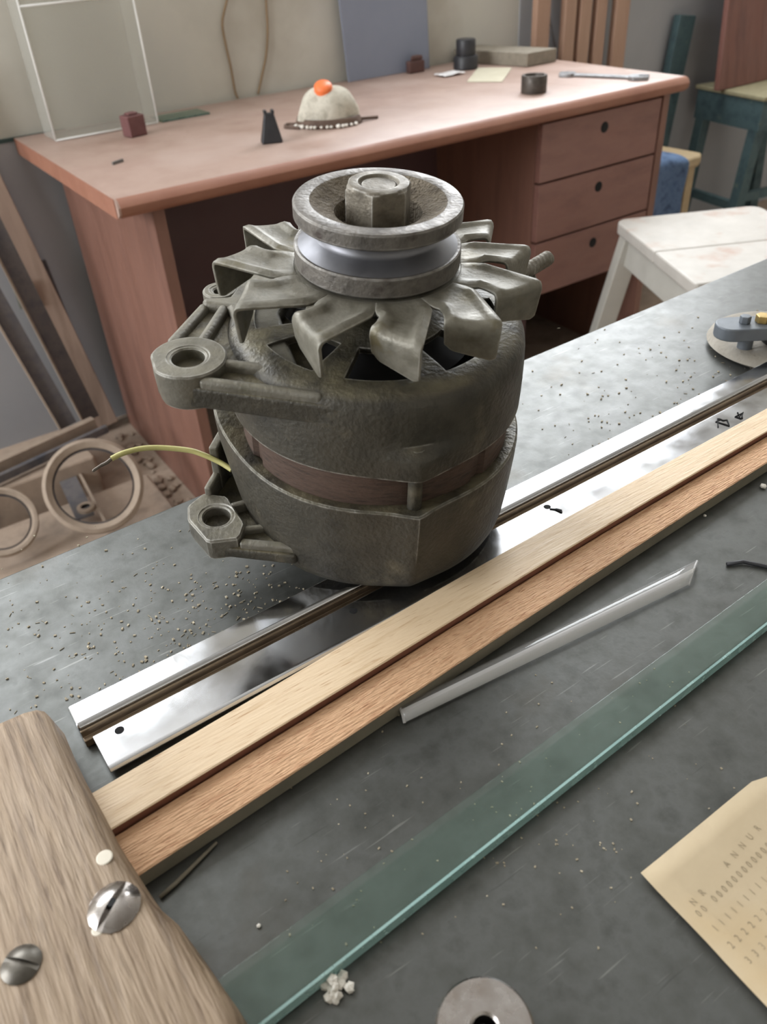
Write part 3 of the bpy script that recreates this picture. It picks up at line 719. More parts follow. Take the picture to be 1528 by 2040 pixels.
prr = [polyr(EC2,oct_,2*math.pi*i/n) for i in range(n)]
def ring2(f_, z): return [Vector(((EC2.x+f_(i)*math.cos(2*math.pi*i/n))*mm,(EC2.y+f_(i)*math.sin(2*math.pi*i/n))*mm,z*mm)) for i in range(n)]
rows = [ring2(lambda i:7.2,9), ring2(lambda i:7.2,21), ring2(lambda i:7.8,21.6), ring2(lambda i:9.2,21.6), ring2(lambda i:9.6,22), ring2(lambda i:prr[i]-1,22), ring2(lambda i:prr[i],21), ring2(lambda i:prr[i],12), ring2(lambda i:prr[i]*.95,8.6), ring2(lambda i:7.2,8.6)]
mb.grid(rows, wrap=True); K_(mb, 'lower_mounting_ear', mCast, smooth=True, auto=30)
K_(MB().lathe([(7.3,15),(7.3,16)],24,Matrix.Translation((EC2.x*mm,EC2.y*mm,0)) @ S,True,True), 'lower_ear_bush', mNut)
arm2 = hull([(-92,-30),(-84,-58),(-66,-60),(-40,-64),(-30,-50),(-60,0),(-74,18),(-84,-8)])
K_(MB().prism(sc(arm2), 9.6*mm, 16*mm), 'lower_arm', mCastDark, bevel=1.5*mm)
for (a,b,w_,z1) in (((-68,-56.5),(-38,-59.5),4.5,19.5),((-70,-48),(-50,-44),3.2,20),((-76,-32),(-62,-26),3.2,22),((-89,-25),(-84,-2),4,27),((-86,-12),(-82,8),5,44)):
    K_(MB().prism(sc(ribbar(a,b,w_,0,0)), 12*mm, z1*mm), 'lower_rib', mCast, bevel=1.2*mm)
# through bolts
for a in (-75,45,165):
    c = P2(72.5,a,0); K_(MB().lathe([(3.4,50),(3.4,92)],20,Matrix.Translation(c) @ S,True,True), 'through_bolt', mCastDark, smooth=True, auto=40)
    c = P2(71.5,a,0)
# feet: terminals at the underside on the wall side that it leans on
Mi = M3.transposed()
for (lx,ly) in ((-36,48),(34,50)):
    loc = Vector((lx*mm,ly*mm,0)); top = M3 @ loc+AB
    tgt = Vector((top.x,top.y,BT+.0002))
    a_l = Vector((lx*mm,ly*mm,4*mm)); b_l = Mi @ (tgt-AB)
    K_(MB().tube([a_l,b_l], 4*mm, 16), 'terminal_stud', mNut, smooth=True, auto=40)
# fan
fan = K_(MB().lathe([(8,144.2),(30,144.2),(41.5,144.0),(41.5,142.6),(8,142.6)], 96, S), 'fan_disc', mFan, smooth=True, auto=40)
K_(MB().lathe([(10,124),(16,124),(16,143),(10,143)],40,S,True,True), 'spacer', mPulley, smooth=True, auto=40)
tips = [152,-177.5,-142,-107,-76,-46.5,-13,14.5,40,68,96,124]
for bi, a0 in enumerate(tips):
    cwd = sorted(((a0-t) % 360) for t in tips if t != a0)[0]
    ccd = sorted(((t-a0) % 360) for t in tips if t != a0)[0]
    ccw = a0+ccd*.52; cw = a0-cwd*.48           # the slot lines to the two neighbours
    Ap = P2(74.0,a0+.5,0); Bp = P2(58.5,a0-cwd*.48-1.0,0)
    NT = 17; rowsP = []
    def lip(t): return 1.7*math.exp(-((t-.13)/.075)**2)+2.1*math.exp(-((t-.86)/.09)**2)-.6*math.exp(-((t-.5)/.22)**2)
    # full-width root ring under the pulley, then the free petal
    for (r_, gap, zf) in ((38,0,0),(41,0,.15),(44.5,0,.45),(48,.9,.8)):
        rowsP.append([P2(r_, (ccw-gap)+((cw+gap)-(ccw-gap))*j/(NT-1), 143.6+zf*lip(j/(NT-1))) for j in range(NT)])
    Rc = P2(50,ccw-2.0,0); Rw = P2(50,cw+2.2,0)
    Mw = P2(54.5,cw+1.6,0)
    for k in (0,.2,.4,.6,.8,.94):
        c_ = Rc.lerp(Ap,k); w_ = Rw.lerp(Bp,k) if k > .5 else Rw.lerp(Mw,k*1.4)
        w_ = (Rw*(1-k)**2+Mw*(2*k*(1-k))+Bp*(k*k))
        row = []
        for j in range(NT):
            t = j/(NT-1); q = c_.lerp(w_,t); q.z = (143.6+(1.0-.45*k)*lip(t)+.6*k)*mm; row.append(q)
        rowsP.append(row)
    nrm = (Bp-Ap).cross(Vector((0,0,1))).normalized()
    if nrm.dot(Ap) < 0: nrm = -nrm
    lastz = [q.z for q in rowsP[-1]]
    for (o_, dz, kk) in ((.2,-.25,.8),(1.0,-1.2,.5),(1.4,-2.8,.2)):
        row = []
        for j in range(NT):
            t = j/(NT-1); q = Ap.lerp(Bp,t)+nrm*(o_*mm); q.z = 144.2*mm+(lastz[j]-144.2*mm)*kk+dz*mm; row.append(q)
        rowsP.append(row)
    hA, hB = 18.0, 13.0
    for k in (.35,.7,1):
        row = []
        for j in range(NT):
            t = j/(NT-1); tt = t+(.5-t)*.06*k
            q = Ap.lerp(Bp,tt)+nrm*((1.4-1.2*k)*mm); hh = hA+(hB-hA)*t
            if k == 1: hh -= 1.8*max(0,1-t*10)+2.5*max(0,(t-.85)/.15)
            q.z = (141.4-(hh-2.8)*k)*mm; row.append(q)
        rowsP.append(row)
    o = MB().grid(rowsP).build('fan_blade', mFan, fan, world=False, smooth=True)
    md = o.modifiers.new('solid','SOLIDIFY'); md.thickness = 1.7*mm; md.offset = 0
    md = o.modifiers.new('bv','BEVEL'); md.width = .4*mm; md.segments = 2; md.limit_method = 'ANGLE'; md.angle_limit = R(50)
# pulley
TZ = 173.5
pul = K_(MB().lathe([(30,TZ-28),(37.0,TZ-28),(37.6,TZ-27.2),(37.6,TZ-19.6),(37.0,TZ-19.0),(35.6,TZ-19.2)], 96, S), 'pulley', mPulley, smooth=True, auto=30)
K_(MB().lathe([(35.8,TZ-19.1),(29.0,TZ-15.2),(27.6,TZ-14.0),(27.6,TZ-11.6),(34.0,TZ-7.4)], 96, S), 'belt_groove', mGroove, pul, smooth=True, auto=50)
K_(MB().lathe([(33.6,TZ-7.2),(36.6,TZ-7.2),(37.2,TZ-6.4),(37.2,TZ-1.0),(36.6,TZ-.2),(35.6,TZ),(30.4,TZ),(29.8,TZ-.3)], 96, S), 'pulley_rim', mPulley, pul, smooth=True, auto=30)
K_(MB().lathe([(29.9,TZ-.2),(26,TZ-2.6),(21,TZ-4.6),(19.4,TZ-5.6),(19.0,TZ-7.5),(18.6,TZ-15),(8,TZ-15)], 96, S), 'dished_face', mPulleyRust, pul, smooth=True, auto=40)
# hex nut with chamfered top and shaft end
nut = MB(); hexr = 15.0; N6 = 72
def hexrad(a, rr):
    x = (a-R(20)) % (math.pi/3)-math.pi/6; return rr*math.cos(math.pi/6)/math.cos(x)
rows = []
zt = TZ+7.2
for (rr, z, capr) in ((hexr,TZ-15,99),(hexr,zt-2.2,99),(hexr,zt-1.1,14.1),(hexr,zt-.3,13.0),(hexr,zt,12.3)):
    rows.append([Vector((min(hexrad(2*math.pi*k/N6,rr),capr)*math.cos(2*math.pi*k/N6)*mm, min(hexrad(2*math.pi*k/N6,rr),capr)*math.sin(2*math.pi*k/N6)*mm, z*mm)) for k in range(N6)])
for (rr,z) in ((9.0,zt),(8.0,zt-1.6),(7.9,zt-4)):
    rows.append([Vector((rr*math.cos(2*math.pi*k/N6)*mm, rr*math.sin(2*math.pi*k/N6)*mm, z*mm)) for k in range(N6)])
nut.grid(rows, wrap=True)
nt = K_(nut, 'hex_nut', mNut, smooth=True, auto=28)
K_(MB().lathe([(7.7,TZ-14),(7.7,zt-1.6),(7.2,zt-1.1),(.1,zt-1.0)], 40, S, True, True), 'shaft_end', mNut, smooth=True, auto=40)
# threaded stud of the adjusting lug, behind the fan
p0 = Vector((66,40,114)); p1 = Vector((93,66,117)); dd = (p1-p0).normalized(); u_ = dd.orthogonal().normalized(); v_ = dd.cross(u_)
Lb = (p1-p0).length; rows = []
nr = 84
for i in range(nr+1):
    s_ = Lb*i/nr; row = []
    for k in range(20):
        a = 2*math.pi*k/20; th = .45*math.cos(2*math.pi*(s_/1.6-k/20)) if s_ > 6 else 0
        rr = (3.7+th)*(1 if i < nr-1 else .9); row.append((p0+dd*s_+u_*rr*math.cos(a)+v_*rr*math.sin(a))*mm)
    rows.append(row)
mb = MB().grid(rows, wrap=True); mb.f.append(tuple(range(nr*20,(nr+1)*20))); K_(mb, 'threaded_stud', mNut, smooth=True)
K_(MB().prism(sc([(50,44),(58,30),(84,46),(86,56),(78,62),(70,62)]), 104*mm, 112*mm), 'adjusting_lug', mCast, bevel=1.5*mm)
# output wire
wp = [al_ for al_ in ()]
def alt_px(u, v, h):
    d = ray(u,v); o_ = AB+az_*(h*mm); t = (o_-CAM).dot(az_)/d.dot(az_); return M3.transposed() @ (CAM+d*t-AB)
pts = [alt_px(462,936,34), alt_px(438,921,36), alt_px(405,906,39), alt_px(375,897,41), alt_px(320,892,43), alt_px(280,894,44), alt_px(245,903,44), alt_px(222,914,43)]
def smoothp(pts, n=6):
    out = []
    for i in range(len(pts)-1):
        p0 = pts[max(i-1,0)]; p1 = pts[i]; p2 = pts[i+1]; p3 = pts[min(i+2,len(pts)-1)]
        for k in range(n):
            t = k/n; out.append(.5*((2*p1)+(p2-p0)*t+(2*p0-5*p1+4*p2-p3)*t*t+(3*p1-p0-3*p2+p3)*t*t*t))
    return out+[pts[-1]]
wire = K_(MB().tube(smoothp(pts), 1.45*mm, 10), 'lead_wire', mWire, smooth=True, auto=50)
K_(MB().tube(smoothp([pts[-1], alt_px(212,922,42), alt_px(200,928,41), alt_px(184,939,40)]), [.95*mm]*12+[.8*mm]*6+[.35*mm], 8), 'bare_end', mWireTip, wire, smooth=True)

# ------------------------------------------------------------------ grey clamp-like tool at the right edge
gd = Vector((.824,-.562,0)).normalized(); gn = Vector((.562,.824,0)).normalized()
pe = at(1417,693,BT+.004); tc_ = pe+gd*.052+gn*.004; tc_.z = BT
tl = thing('clamp_head', tc_, 'grey bolted metal tool on a round dusty pad at the right edge', 'tool')
M = Matrix.Translation(tc_)
MB().lathe([(.034,.0003),(.047,.0012),(.052,.0045),(.050,.0085),(.044,.0105),(.010,.011)], 56, M, True, True).build('felt_pad', mFelt, tl, smooth=True, auto=50)
pp = at(1427,664,BT+.026); pp.z = 0
mb = MB(); pts = [(.012+.012*math.cos(R(90+180*i/10)), .012*math.sin(R(90+180*i/10))) for i in range(11)]+[(.13,-.012),(.13,.012)]
w_ = [pp+gd*x+gn*(y+.004) for x,y in pts]; mb.prism([(q.x,q.y) for q in w_], BT+.0215, BT+.0315); mb.build('clamp_bar', mTool, tl, bevel=.0012)
MB().lathe([(.0055,.010),(.0055,.0216)], 24, Matrix.Translation(Vector((0,0,BT))+pp+gd*.026+gn*.006), True, True).build('spacer_post', mTool, tl, smooth=True, auto=40)
MB().lathe([(.020,.0105),(.022,.0214)], 40, Matrix.Translation(Vector((0,0,BT))+pp+gd*.062+gn*.014), True, True).build('inner_hub', mBlack, tl, smooth=True, auto=40)
for (x,y,mt_,r_) in ((.021,.004,mTool,.0042),(.034,.004,mBrass,.0055),(.062,.006,mBrass,.006)):
    q = pp+gd*x+gn*y; q.z = BT+.0315; mb = MB(); mb.prism([(r_*math.cos(R(60*i)),r_*math.sin(R(60*i))) for i in range(6)], 0, .0055, Matrix.Translation(q)); mb.build('hex_bolt', mt_, tl, bevel=.0006)
q = pp+gd*.044+gn*.006; q.z = BT+.0335; MB().bar(q, q+gd*.05+Vector((0,0,.013)), .012, .004).build('lever', mBrass, tl, bevel=.001)

# ------------------------------------------------------------------ desk
DX0, DX1, DY0, DY1 = .402, 1.868, 1.432, 2.108
desk = thing('desk', (1.13,1.77,0), 'reddish-brown veneered writing desk against the wall with three drawers', 'desk')
TH = .034
prof = [(DY1,DT),(DY0+.006,DT),(DY0-.004,DT-.004),(DY0-.010,DT-.013),(DY0-.008,DT-.024),(DY0+.002,DT-.032),(DY0+.02,DT-TH),(DY1,DT-TH)]
mb = MB(); k = len(prof)
mb.add([Vector((DX0,y,z)) for y,z in prof]+[Vector((DX1,y,z)) for y,z in prof], [tuple(range(k)), tuple(range(k,2*k))[::-1]]+[(i,k+i,k+(i+1)%k,(i+1)%k) for i in range(k)])
dtop = mb.build('desk_top', mDeskTop, desk, smooth=True, auto=40)
# front nosing as its own strip of darker veneer
npf = [(DY0+.004,DT+.0003),(DY0-.005,DT-.004),(DY0-.0112,DT-.013),(DY0-.0092,DT-.024),(DY0+.001,DT-.0325),(DY0+.018,DT-TH-.0004),(DY0+.02,DT-.02)]
k = len(npf)
mb = MB().add([Vector((DX0+.004,y,z)) for y,z in npf]+[Vector((DX1+.0005,y,z)) for y,z in npf], [tuple(range(k)), tuple(range(k,2*k))[::-1]]+[(i,k+i,k+(i+1)%k,(i+1)%k) for i in range(k)])
mb.build('front_nosing', mDeskEdge, desk, smooth=True, auto=40)
MB().box((DX0-.0012,DY0+.004,DT-TH),(DX0+.0002,DY1,DT-.0005)).build('end_edging', mDeskEdge, desk)
ZB = .05
SP0 = .468
MB().box((SP0,1.458,ZB-.05),(SP0+.024,2.06,DT-TH)).build('side_panel', mDesk, desk, bevel=.001)
MB().box((SP0+.0005,1.4545,0),(SP0+.0235,1.458,DT-TH)).build('side_panel_edge', mDesk, desk)
MB().box((SP0+.024,1.86,.16),(1.39,1.878,DT-TH)).build('modesty_panel', mModesty, desk)
PX0, PX1 = 1.415, 1.826; PY = 1.478; PZ0 = .285
car = MB()
car.box((PX0,PY,PZ0),(PX0+.016,2.06,DT-TH)).box((PX1-.016,PY,PZ0),(PX1,2.06,DT-TH)).box((PX0+.016,PY+.01,PZ0),(PX1-.016,2.06,PZ0+.016)).box((PX0+.016,2.04,PZ0+.016),(PX1-.016,2.06,DT-TH))
car.build('drawer_carcass', mDesk, desk, bevel=.0008)
MB().box((PX1-.0005,1.458,0),(PX1+.022,2.06,DT-TH)).build('side_panel', mDesk, desk, bevel=.001)
zs = [.708,.573,.431,.290]
for i in range(3):
    d_ = MB().box((PX0+.001,PY-.018,zs[i+1]+.003),(PX1-.005,PY-.0005,zs[i]-.002)).build('drawer_front', mDrawer, desk, bevel=.0015)
    MB().box((PX0+.03,PY+.002,zs[i+1]+.01),(PX1-.03,2.0,zs[i]-.03)).build('drawer_box', mModesty, d_)
    zc = (zs[i]+zs[i+1])/2+.028; q = Vector((1.622,PY-.018,zc)); M = Matrix.Translation(q) @ Matrix.Rotation(R(90),4,'X')
    MB().lathe([(.0125,-.004),(.0125,.0006),(.010,.0012)], 24, M, True, True).build('finger_hole_disc', mHole, d_, smooth=True, auto=40)  # dark disc on the drawer front, coloured like a shaded recess
MB().box((PX0,1.50,0),(PX0+.02,2.05,PZ0)).build('plinth', mModesty, desk)
# back leg panel closing the kneehole shade
MB().box((1.39,1.86,.05),(PX0,1.878,DT-TH)).build('modesty_panel', mModesty, desk)

# ------------------------------------------------------------------ things on the desk
def top(u, v): return at(u, v, DT)
# maroon block
c = top(270,270); M = Matrix.Translation(c) @ Matrix.Rotation(R(12),4,'Z'); mb = MB(); mb.prism([(-.021,-.018),(.021,-.018),(.022,.018),(-.020,.018)],0.0003,.042,M); mb.prism([(-.012,-.010),(.012,-.010),(.012,.010),(-.012,.010)],.042,.047,M)
tag(mb.build('maroon_block', mMaroon, bevel=.003), 'small maroon block standing beside the clear plastic box', 'block')
# black wedge
c = top(541,284); wd = thing('wedge_clip', c, 'small black wedge standing upright between the block and the mask', 'wedge')
M = Matrix.Translation(c) @ Matrix.Rotation(R(-20),4,'Z')
mb = MB(); vs = [(-.021,-.014,.0003),(.023,-.014,.0003),(.023,.016,.0003),(-.021,.016,.0003),(-.008,-.006,.056),(.011,-.006,.056),(.011,.006,.056),(-.008,.006,.056)]
mb.add([M @ Vector(v) for v in vs],[(3,2,1,0),(4,5,6,7),(0,1,5,4),(1,2,6,5),(2,3,7,6),(3,0,4,7)]); mb.build('body', mBlack, wd, bevel=.003)
mb = MB(); mb.box((-.009,-.008,.054),(-.003,.008,.061),M); mb.build('jaw', mBlack, wd, bevel=.001)
mb = MB(); mb.box((.006,-.008,.054),(.012,.008,.061),M); mb.build('jaw', mBlack, wd, bevel=.001)
# dust mask with orange valve
c = top(655,246); mk = thing('dust_mask', c, 'dirty cloth dust mask with a round orange valve lying on the desk', 'dust mask')
mx = RT.copy(); mx.z = 0; mx.normalize(); my = Vector((-mx.y,mx.x,0))
rows = []; nA = 48
for i in range(13):
    t = i/12; row = []
    for k in range(nA):
        a = 2*math.pi*k/nA; rr = math.cos(t*math.pi/2)**.72
        fold = 1+.07*math.sin(5*a+2)*(1-t)*(1-.4*math.cos(a))-.05*math.exp(-((a-5.2)/.16)**2)*(1-t*.5)-.04*math.exp(-((a-4.3)/.14)**2)*(1-t*.6)+.05*noise.noise(Vector((math.cos(a)*2,math.sin(a)*2,t*3)))
        x = .066*rr*math.cos(a)*fold+.006*t; y = .052*rr*math.sin(a)*fold; z = .012+.062*math.sin(t*math.pi/2)+.003*math.sin(3*a)*(1-t)+.005*math.cos(a)*(t-1)
        row.append(c+mx*x+my*y+Vector((0,0,z)))
    rows.append(row)
MB().grid(rows, wrap=True).build('cup', mMask, mk, smooth=True)
rows = []
for i in range(5):
    t = i/4; row = []
    for k in range(nA):
        a = 2*math.pi*k/nA; f_ = 1.02+.10*t*(1+.4*noise.noise(Vector((math.cos(a)*3,math.sin(a)*3,5))))
        row.append(c+mx*(.066*math.cos(a)*f_)+my*(.052*math.sin(a)*f_)+Vector((0,0,.017-.0165*t)))
    rows.append(row)
MB().grid(rows, wrap=True).build('seal_band', mMaskBand, mk, smooth=True, solid=.001)
vc = c+mx*(-.004)-my*.020+Vector((0,0,.0735)); ax = (-my*.42+Vector((0,0,.9))).normalized()
M = Matrix.Translation(vc) @ Vector((0,0,1)).rotation_difference(ax).to_matrix().to_4x4()
MB().lathe([(.0195,-.006),(.0195,.004),(.017,.0078),(.006,.0095),(.0005,.0098)], 32, M, True, True).build('valve', mOrange, mk, smooth=True, auto=50)
random.seed(21); mb = MB()
for i in range(14):
    a = R(-150+i*8.5+random.uniform(-2,2)); q = c+mx*(.078*math.cos(a))+my*(.061*math.sin(a)); mb.blob(q+Vector((0,0,.0045)), random.uniform(.0035,.0062), i, sub=1, sz=.8)
mb.build('frayed_edge', mFoam, mk, smooth=True)
MB().tube(smoothp([c+mx*.07+my*.0+Vector((0,0,.006)), c+mx*.09+my*.012+Vector((0,0,.0045)), c+mx*.108+my*.02+Vector((0,0,.0035))]), .0032, 8).build('strap', mMaskBand, mk, smooth=True)
MB().tube(smoothp([c-mx*.07-my*.01+Vector((0,0,.005)), c-mx*.09-my*.006+Vector((0,0,.0045)), c-mx*.092-my*.026+Vector((0,0,.0035)), c-mx*.06-my*.045+Vector((0,0,.0035))]), .003, 8).build('strap', mMaskBand, mk, smooth=True)
# grey-blue panel leaning on the wall
pa = aty(688,155,2.09); q0 = top(688,157); q1 = top(848,132)
q0.y = q1.y = 2.082; q0.x = 1.285; q1.x = 1.560
mb = MB(); th = .006; tilt = .022; hgt = .5
vs = []
for dy in (0,th):
    vs += [Vector((q0.x,q0.y+dy-.004,DT+.0003)), Vector((q1.x,q0.y+dy-.004,DT+.0003)), Vector((q1.x,q0.y+dy+tilt,DT+hgt)), Vector((q0.x-.014,q0.y+dy+tilt,DT+hgt))]
mb.add(vs,[(0,1,2,3),(7,6,5,4),(0,4,5,1),(1,5,6,2),(2,6,7,3),(3,7,4,0)])
tag(mb.build('metal_sheet', mPanel, bevel=.001), 'plain grey-blue sheet panel leaning against the wall behind the desk', 'panel')
# dark brown lump in front of the panel
c = aty(826,132,2.055); c.z = DT; mb = MB(); M = Matrix.Translation(c)
mb.prism([(-.026,-.012),(.026,-.014),(.024,.012),(-.022,.012)],.0003,.03,M); mb.prism([(-.020,-.010),(.022,-.011),(.020,.010),(-.004,.010)],.03,.042,M)
tag(mb.build('brown_offcut', mBrownLump, bevel=.004), 'small dark brown offcut at the foot of the grey-blue panel', 'offcut')
# stepped black knob
c = Vector((1.615,1.985,DT)); kn = thing('knob', c, 'black stepped cylindrical knob on the desk in front of the grey stone block', 'knob'); M = Matrix.Translation(c)
MB().lathe([(.032,.0003),(.034,.002),(.034,.030),(.031,.034),(.024,.035)],40,M,True,True).build('base', mBlack, kn, smooth=True, auto=40)
MB().lathe([(.026,.034),(.027,.036),(.027,.070),(.025,.073)],40,M,True,True).build('cap', mBlack, kn, smooth=True, auto=40)
# grey stone block, long and flat
mb = MB()
pp = [top(1050,134), top(1108,123), Vector((1.772,2.108,0)), Vector((1.668,2.108,0))]
mb.prism([(p.x,p.y) for p in pp], DT+.0003, DT+.034); tag(mb.build('stone_block', mStone, bevel=.002), 'flat grey stone block lying at the back right corner of the desk', 'stone block')
# cream paper, crumpled film
pp = [top(930,164), top(1000,164), top(1020,136), top(952,136)]
mb = MB(); mb.prism([(p.x,p.y) for p in pp], DT+.0006, DT+.0016); tag(mb.build('paper_square', mPaper), 'small cream paper square lying in front of the black knob', 'paper')
c = top(896,150); mb = MB(); rows = []
for i in range(9):
    rows.append([c+Vector(((i-4)*.009,(j-3)*.008,.004+.007*abs(noise.noise(Vector((i*.9,j*.8,3)))))) for j in range(7)])
mb.grid(rows); tag(mb.build('crumpled_film', mFilm, smooth=True, solid=.0008), 'crumpled white plastic film scrap beside the cream paper', 'plastic scrap')
# bushing
c = top(1063,184); bu = MB(); bu.lathe([(.024,.0004),(.030,.0004),(.0305,.002),(.0305,.036),(.029,.038),(.024,.038),(.023,.036),(.023,.0005)],44,Matrix.Translation(c))
tag(bu.build('bushing', mRing, smooth=True, auto=40), 'dark steel ring bushing standing in front of the wrench', 'bushing')
# open-ended wrench
wa = top(1130,152); wb_ = top(1272,158); wr = thing('wrench', (wa+wb_)/2, 'double open-ended steel wrench lying near the desk corner', 'wrench')
d = (wb_-wa).normalized(); n_ = Vector((-d.y,d.x,0))
def jaw(c, d, s):
    n_ = Vector((-d.y,d.x,0)); pts = []
    ang0 = R(15)
    dd = d*math.cos(ang0)+n_*math.sin(ang0); nn_ = Vector((-dd.y,dd.x,0))
    outl = [(-1.0,-.55),(-.55,-.95),(.1,-1.0),(.95,-.75),(1.05,-.42),(.15,-.42),(-.1,0),(.15,.42),(1.05,.42),(.95,.75),(.1,1.0),(-.55,.95),(-1.0,.55)]
    return [c+dd*(x*s)+nn_*(y*s) for x,y in outl]
L_ = (wb_-wa).length
mb = MB(); mb.bar(wa+d*.012+Vector((0,0,.0045)), wb_-d*.012+Vector((0,0,.0045)), .016, .006, n_); mb.build('shank', mWrench, wr, bevel=.0015)
for (c_, s_, sg) in ((wa,.020,-1),(wb_,.024,1)):
    mb = MB(); pts = jaw(c_, d*sg, s_); mb.prism([(p.x,p.y) for p in pts], DT+.0003, DT+.009); mb.build('jaw', mWrench, wr, bevel=.001)
# pencil stub mark
c = top(235,326); mb = MB(); mb.bar(c+Vector((-.012,-.004,.0025)), c+Vector((.014,.008,.0025)), .007, .004); tag(mb.build('grey_scrap', mGreyCable, bevel=.001), 'tiny grey scrap lying alone near the left end of the desk', 'scrap')
# clear plastic box: five thin walls with bright edges
bx0, bx1, by0, by1, bh = .462, .700, 1.985, 2.075, .30
cb = thing('clear_box', ((bx0+bx1)/2,(by0+by1)/2,DT), 'tall clear plastic box standing at the back left of the desk', 'plastic box')
t_ = .002
for nm, a, b in (('front_wall',(bx0,by0,DT+.001),(bx1,by0+t_,DT+bh)),('back_wall',(bx0,by1-t_,DT+.001),(bx1,by1,DT+bh)),('end_wall',(bx0,by0+t_,DT+.001),(bx0+t_,by1-t_,DT+bh)),('end_wall',(bx1-t_,by0+t_,DT+.001),(bx1,by1-t_,DT+bh)),('base',(bx0+t_,by0+t_,DT+.001),(bx1-t_,by1-t_,DT+.001+t_))):
    MB().box(a,b).build(nm, mClear, cb)
for (x,y) in ((bx0,by0),(bx1,by0)):
    MB().tube([Vector((x,y-.002,DT+.004)),Vector((x,y-.002,DT+bh))], .0019, 8).build('corner_edge', mClearEdge, cb, smooth=True)
MB().tube([Vector((bx0,by0-.002,DT+.253)),Vector((bx1,by0-.002,DT+.253))], .0019, 8).build('rim_line', mClearEdge, cb, smooth=True)
MB().tube([Vector((bx0,by0-.002,DT+.003)),Vector((bx1,by0-.002,DT+.003))], .002, 8).build('foot_line', mClearEdge, cb, smooth=True)
# small glass plate behind it
gp = thing('glass_plate', (.77,2.03,DT), 'small green-edged glass plate lying beside the clear plastic box', 'glass')
p0 = top(415,228)
MB().box((.712,1.988,DT+.0004),(.832,2.06,DT+.0045)).build('pane', mGreenGlass, gp)
MB().box((.712,1.986,DT+.0004),(.832,1.988,DT+.0046)).build('front_edge', mGreenEdge, gp)
# wires hanging on the wall
def wallwire(pts, lab, r_=.0032):
    P = [aty(u,v,WY-.006) for u,v in pts]; mb = MB(); mb.tube(smoothp(P), r_, 8); return tag(mb.build('hanging_cable', mCable, smooth=True), lab, 'cable')
wallwire([(462,-60),(452,0),(443,45),(450,90),(460,135),(468,180),(474,196)], 'brown kinked cable hanging down the wall, left one of two')
wallwire([(528,-60),(530,0),(533,60),(530,110),(522,150),(514,188)], 'brown cable hanging down the wall, right one of two')

# ------------------------------------------------------------------ chair beyond the desk
SZ = .45
ch = thing('dining_chair', (2.13,1.88,0), 'wooden slat-back chair beyond the right end of the desk', 'chair')
fc = at(1408,306,SZ)
cx0, cx1, cyf, cyb = 1.93, fc.x, fc.y, 2.075
def upright(u0, u1, name, z0, yb=2.055):
    a = aty(u0,60,yb); b = aty(u1,60,yb); wdt = abs(b.x-a.x); xm = (a.x+b.x)/2
    MB().box((xm-wdt/2,yb-.012,z0),(xm+wdt/2,yb+.012,1.12)).build(name, mChair, ch, bevel=.004)
    return xm
xl = upright(1063,1090,'back_post',0); xr = upright(1219,1245,'back_post',0)
for (u0,u1) in ((1119,1141),(1149,1171),(1181,1201)): upright(u0,u1,'back_slat',.50)
MB().box((xl,2.045,1.06),(xr,2.066,1.13)).build('top_rail', mChair, ch, bevel=.004)
MB().box((xl,2.045,.47),(xr,2.066,.52)).build('bottom_rail', mChair, ch, bevel=.004)
mb = MB(); mb.prism([(xl-.01,2.05),(xr+.02,2.05),(fc.x+.005,cyf+.02),(fc.x-.03,cyf),(xl+.0,cyf)], SZ-.035, SZ); mb.build('seat', mSeat, ch, bevel=.010, seg=3)
for x in (xl+.02, fc.x-.035): MB().box((x-.018,cyf+.02,0),(x+.018,cyf+.056,SZ-.035)).build('leg', mSeat, ch, bevel=.004)
MB().box((xl,cyf+.03,SZ-.09),(fc.x-.02,cyf+.05,SZ-.035)).build('seat_rail', mChair, ch)
# blue cloth over the chair seat
cl = []
A0 = at(1318,215,.50); 
nI, nJ = 18, 14
xs0, xs1 = 1.97, fc.x-.11
for i in range(nI+1):
    t = i/nI; row = []
    for j in range(nJ+1):
        s_ = j/nJ; x = xs0+(xs1-xs0)*s_
        if t < .55: y = 2.02-(2.02-cyf+.012)*(t/.55); z = SZ+.012+.05*max(0,.25-t)+.022*abs(noise.noise(Vector((s_*4,t*5,1))))
        else: y = cyf-.014-.012*math.sin(7*s_)-.01*noise.noise(Vector((s_*5,t*3,4))); z = SZ+.008-(t-.55)*.50*(.7+.3*math.sin(2.5*s_+.5))
        row.append(Vector((x+.012*noise.noise(Vector((t*4,s_*3,9))),y,z)))
    cl.append(row)
tag(MB().grid(cl).build('blue_cloth', mDenim, smooth=True, solid=.004, sub=1), 'blue cloth draped over the front of the chair seat', 'cloth')
# grey cable behind the chair
mb = MB(); mb.tube(smoothp([aty(1086,-40,2.10),aty(1094,30,2.10),aty(1103,80,2.10),aty(1108,108,2.10)]), .003, 8); tag(mb.build('hanging_cable', mGreyCable, smooth=True), 'thin grey cable hanging behind the chair back', 'cable')

